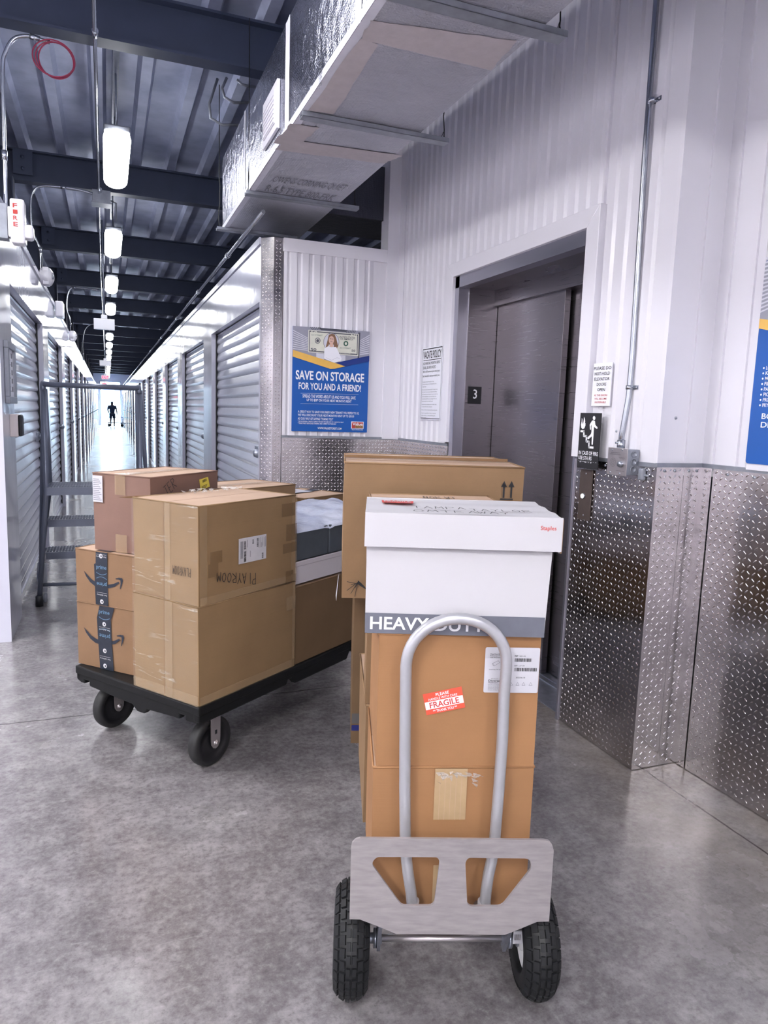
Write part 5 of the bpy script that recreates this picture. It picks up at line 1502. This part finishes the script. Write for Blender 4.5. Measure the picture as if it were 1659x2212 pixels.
handwrite(b, ft, 'OMTEA', .10, .005, .035, .03, .0022, k=.0008); handwrite(b, ft, 'WAY', .24, .005, .03, .03, .0022, k=.0008)
b.build('marker_writing', 'ink', lid)
b = B(); fl = Fr((-.0022, D_f, 0), (0, -1, 0), (0, 0, 1))
b.stroke(fl, [(.18, .15), (.22, .10)], .003, .001); b.stroke(fl, [(.2, .10), (.2, .19)], .002, .001); b.stroke(fl, [(.24, .06), (.26, .02)], .002, .001); b.build('scribble', 'ink', t)

# cartons behind the front stack
t = carton('cardboard_box', 'brown carton at the left of the hand truck, lower of the set-back pair', AB(-.030, 1.885, .243), YB+radians(.8), .34, .42, .352, 'kraft_plain', tape=False, flat=.003)
t = carton('cardboard_box', 'upright tan carton squeezed behind the white file box', AB(-.036, 1.885, .598), YB, .35, .165, .572, 'kraft_plain', tape=False, flat=.003, seam='x')
b = B(); ft = Fr((0, 0, .575), (1, 0, 0), (0, 1, 0)); handwrite(b, ft, 'NOR', .15, .05, .02, .04, .003, k=.0008); handwrite(b, ft, 'WT', .21, .05, .02, .04, .003, k=.0008); b.build('marker_writing', 'ink', t)
t = carton('cardboard_box', 'thin brown carton with grey and blue stripes near its foot, behind the stack', AB(-.090, 2.375, .243), YB, .46, .34, .60, 'kraft_dark', tape=False, flat=.002)
ff = front(.0035); b = B(); 
z0, z1 = on_front((770, 1562), t)[1], on_front((770, 1540), t)[1]; b.rect(ff, 0, z0, .46, z1, .001, 0)
z0, z1 = on_front((770, 1577), t)[1], on_front((770, 1565), t)[1]; b.rect(ff, 0, z0, .46, z1, .001, 1)
b.build('printed_stripes', ['stripe_grey', 'stripe_blue'], t)
t = carton('cardboard_box', 'wide brown carton with two up arrows, highest on the hand truck', AB(-.122, 2.075, .848), YB-radians(.6), .533, .47, .408, 'kraft_plain', seam='x', flat=.004, top_mat='kraft_top')
ff = front(.005)
b = B()
for cx in (1086.5, 1102.5):
    p, q = on_front((cx, 1075), t), on_front((cx, 1040), t); b.rect(ff, p[0]-.0028, p[1], p[0]+.0028, q[1]-.008, .001); b.poly(ff, [(p[0]-.009, q[1]-.016), (p[0]+.009, q[1]-.016), (p[0], q[1]+.002)], .001)
p, q = on_front((1079, 1079), t), on_front((1107, 1077), t); b.rect(ff, p[0], p[1], q[0], p[1]+.004, .001)
p = on_front((1084, 1090), t); b.text(ff, 'this way up', p[0]-.05, p[1]-.002, p[0]+.046, p[1]+.013, .001, 0, .01)
b.build('printing', 'ink', t); b = B(); p = on_front((782, 1268), t)
for k in range(6):
    b.stroke(ff, [(p[0]+.02-.004*k, p[1]-.01+.004*k), (p[0]-.012, p[1]+.01+.002*k), (p[0]-.045+.012*(k % 3), p[1]+.017-.009*k)], .0016, .001)
b.build('marker_scribble', 'ink', t)
b = B(); b.rect(Fr((-.0055, .47, 0), (0, -1, 0), (0, 0, 1)), .36, -.0, .44, .09, 0); fl_ = Fr((-.007, 0, 0), (0, 1, 0), (0, 0, 1))
b.face([(-.008, .03, .055), (-.008, .08, .06), (-.016, .075, -.012), (-.013, .025, -.016)]); b.build('hanging_label', 'label_white', t)
b = B(); b.rect(Fr((0, 0, .4125), (1, 0, 0), (0, 1, 0)), 0, .10, .533, .17, 0); b.rect(Fr((0, 0, .4122), (1, 0, 0), (0, 1, 0)), 0, .29, .533, .36, 0); b.build('packing_tape', 'packing_tape', t)
b = B(); b.box(0, .533, .222, .226, .409, .418); b.box(.0, .533, .236, .238, .409, .4165); b.build('flap_edge', 'kraft_edge', t)

# ================================================================== ROLLING LADDER
t = thing('rolling_ladder', 'grey three-step rolling ladder standing in the corridor entrance', 'ladder', (-.1, 5.32, 0))
lx = lambda x, y, z: (x+.1, y-5.32, z)
def LT(name, pts, r=.017, m='ladder_grey'):
    b = B(); b.tube([lx(*p) for p in pts], r, 12); return b.build(name, m, t)
def bend(a, c, d, r=.06, n=6):
    a, c, d = V3(a), V3(c), V3(d); p = c+(a-c).normalized()*r; q = c+(d-c).normalized()*r
    return [tuple(p*(1-k/n)**2+c*2*(k/n)*(1-k/n)+q*(k/n)**2) for k in range(n+1)]
XLt, XRt, ZT = -.405, .215, 1.535
for s_, xt, xf, xr in ((-1, XLt, -.465, -.525), (1, XRt, .275, .335)):
    LT('front_post', [(xf, 5.32, .03), (xt, 5.42, .80), (xt, 5.40, ZT-.05)])
    LT('stringer', [(xr*.99, 6.15, .10), (xt-.0 if s_ < 0 else xt, 5.80, .80), (xt, 5.60, ZT-.04)], .016)
    LT('rear_post', [(xr, 6.22, .03), (xt-.04*(-s_)*-1 if False else xt+s_*.02, 5.74, ZT-.02)], .016)
    LT('handrail', bend((xt, 5.40, ZT-.12), (xt, 5.40, ZT), (xt, 5.75, ZT+.0), .05)+[(xt, 5.75, ZT)])
    for (x, y) in ((xf, 5.32), (xr, 6.22)):
        b = B(); b.lathe(lx(x, y, 0), (0, 0, 1), [(0, 0), (.026, .0), (.024, .07), (.018, .075)], 14); b.build('rubber_foot', 'black', t)
    b = B(); yy = 5.42; b.box(*(xf+.015-(-.1), xf+.045-(-.1)), yy-5.32-.02, yy-5.32+.02, .08, .28); b.lathe(lx(xf+.02, yy, .035), (1, 0, 0), [(0, 0), (.03, .0), (.035, .01), (.03, .022), (0, .022)], 16)
    b.build('caster', 'galv_dull', t)
    LT('base_brace', [(xf, 5.34, .18), (xr, 6.10, .14)], .013)
LT('cross_rail', [(XLt, 5.40, ZT-.01), (XRt, 5.40, ZT-.01)], .018)
LT('cross_brace', [(-.45, 5.36, .14), (.26, 5.36, .13)], .012)
LT('rear_rail', [(-.50, 6.12, .25), (.31, 6.12, .25)], .013)
def tread(y0, y1, z, x0, x1):
    b = B(); b.box(*(x0+.1, x1+.1), y0-5.32-.005, y0-5.32+.005, z-.055, z).box(*(x0+.1, x1+.1), y1-5.32-.005, y1-5.32+.005, z-.04, z)
    nn = 34
    for i in range(nn+1):
        x = x0+(x1-x0)*i/nn+.1; b.box(x-.0035, x+.0035, y0-5.32, y1-5.32, z-.012, z)
    m_ = max(3, int((y1-y0)/.045))
    for i in range(1, m_): y = y0+(y1-y0)*i/m_-5.32; b.box(x0+.1, x1+.1, y-.005, y+.005, z-.012, z+.003)
    b.build('tread', 'ladder_grey', t)
tread(5.40, 5.78, .82, -.40, .21); tread(5.66, 5.86, .555, -.42, .24); tread(5.86, 6.10, .275, -.455, .28)

# ================================================================== FAR PERSON WITH A CART
t = thing('person', 'distant person seen from behind, coloured dark as a backlit silhouette, walking towards the bright opening', 'person', (.31, 50.0, 0))
def skinned(name, verts, edges, radii, mt, parent):
    me = bpy.data.meshes.new(name); me.from_pydata(verts, edges, []); o = bpy.data.objects.new(name, me); col.objects.link(o)
    md = o.modifiers.new('s', 'SKIN'); md.use_smooth_shade = True
    for i, r in enumerate(radii): me.skin_vertices[0].data[i].radius = r if isinstance(r, tuple) else (r, r)
    me.skin_vertices[0].data[0].use_root = True
    s2 = o.modifiers.new('u', 'SUBSURF'); s2.levels = 2; s2.render_levels = 2
    me.materials.append(MAT[mt]); o.parent = parent; return o
vv = [(0, 0, .84), (0, 0, 1.0), (0, 0, 1.18), (0, 0, 1.33), (0, 0, 1.40), (0, 0, 1.50), (0, 0, 1.58),
      (-.09, 0, .80), (-.10, -.02, .44), (-.10, .04, .07), (-.10, -.06, .03), (.09, 0, .80), (.11, .06, .44), (.11, -.02, .07), (.11, -.10, .03),
      (-.19, 0, 1.30), (-.27, .03, 1.08), (-.22, .14, .92), (-.20, .18, .86), (.19, 0, 1.30), (.26, 0, 1.06), (.30, .03, .84), (.30, .04, .77)]
ee = [(0, 1), (1, 2), (2, 3), (3, 4), (4, 5), (5, 6), (0, 7), (7, 8), (8, 9), (9, 10), (0, 11), (11, 12), (12, 13), (13, 14), (3, 15), (15, 16), (16, 17), (17, 18), (3, 19), (19, 20), (20, 21), (21, 22)]
rr = [(.15, .11), (.15, .11), (.18, .12), (.17, .10), (.06, .06), (.10, .10), (.085, .085), (.09, .09), (.06, .06), (.042, .042), (.035, .05), (.09, .09), (.06, .06), (.042, .042), (.035, .05), (.06, .06), (.048, .048), (.036, .036), (.034, .03), (.06, .06), (.048, .048), (.036, .036), (.034, .03)]
skinned('body', vv, ee, rr, 'backlit_skin', t)
shv = [(0, 0, .82), (0, 0, 1.0), (0, 0, 1.18), (0, 0, 1.34), (-.19, 0, 1.31), (-.26, .02, 1.12), (.19, 0, 1.31), (.25, 0, 1.12)]
skinned('shirt', shv, [(0, 1), (1, 2), (2, 3), (3, 4), (4, 5), (3, 6), (6, 7)], [(.17, .13), (.175, .135), (.20, .14), (.17, .11), (.085, .085), (.07, .07), (.085, .085), (.07, .07)], 'backlit_dark', t)
skinned('shorts', [(0, 0, .86), (-.09, 0, .78), (-.105, -.01, .50), (.09, 0, .78), (.11, .03, .50)], [(0, 1), (1, 2), (0, 3), (3, 4)], [(.16, .13), (.11, .11), (.095, .095), (.11, .11), (.095, .095)], 'backlit_dark', t)
skinned('hair', [(0, .0, 1.50), (0, 0, 1.57), (0, -.01, 1.63)], [(0, 1), (1, 2)], [(.105, .108), (.10, .10), (.05, .05)], 'backlit_dark', t)
t = thing('flatbed_cart', 'distant low flatbed cart beside the far person', 'cart', (.45, 50.6, 0))
b = B(); b.box(-.45, .55, -.3, .3, .20, .25); b.build('deck', 'backlit_dark', t)
b = B(); b.tube([(-.42, -.28, .25), (-.42, -.28, .60), (.5, -.28, .60), (.5, -.28, .25)], .02, 8); b.build('rail', 'backlit_dark', t)
for x, y in ((-.35, -.2), (-.35, .2), (.45, -.2), (.45, .2)):
    b = B(); b.lathe((x, y-.02, .09), (0, 1, 0), [(0, 0), (.09, 0), (.09, .04), (0, .04)], 14); b.box(x-.02, x+.02, y-.03, y+.03, .09, .2); b.build('wheel', 'black', t)
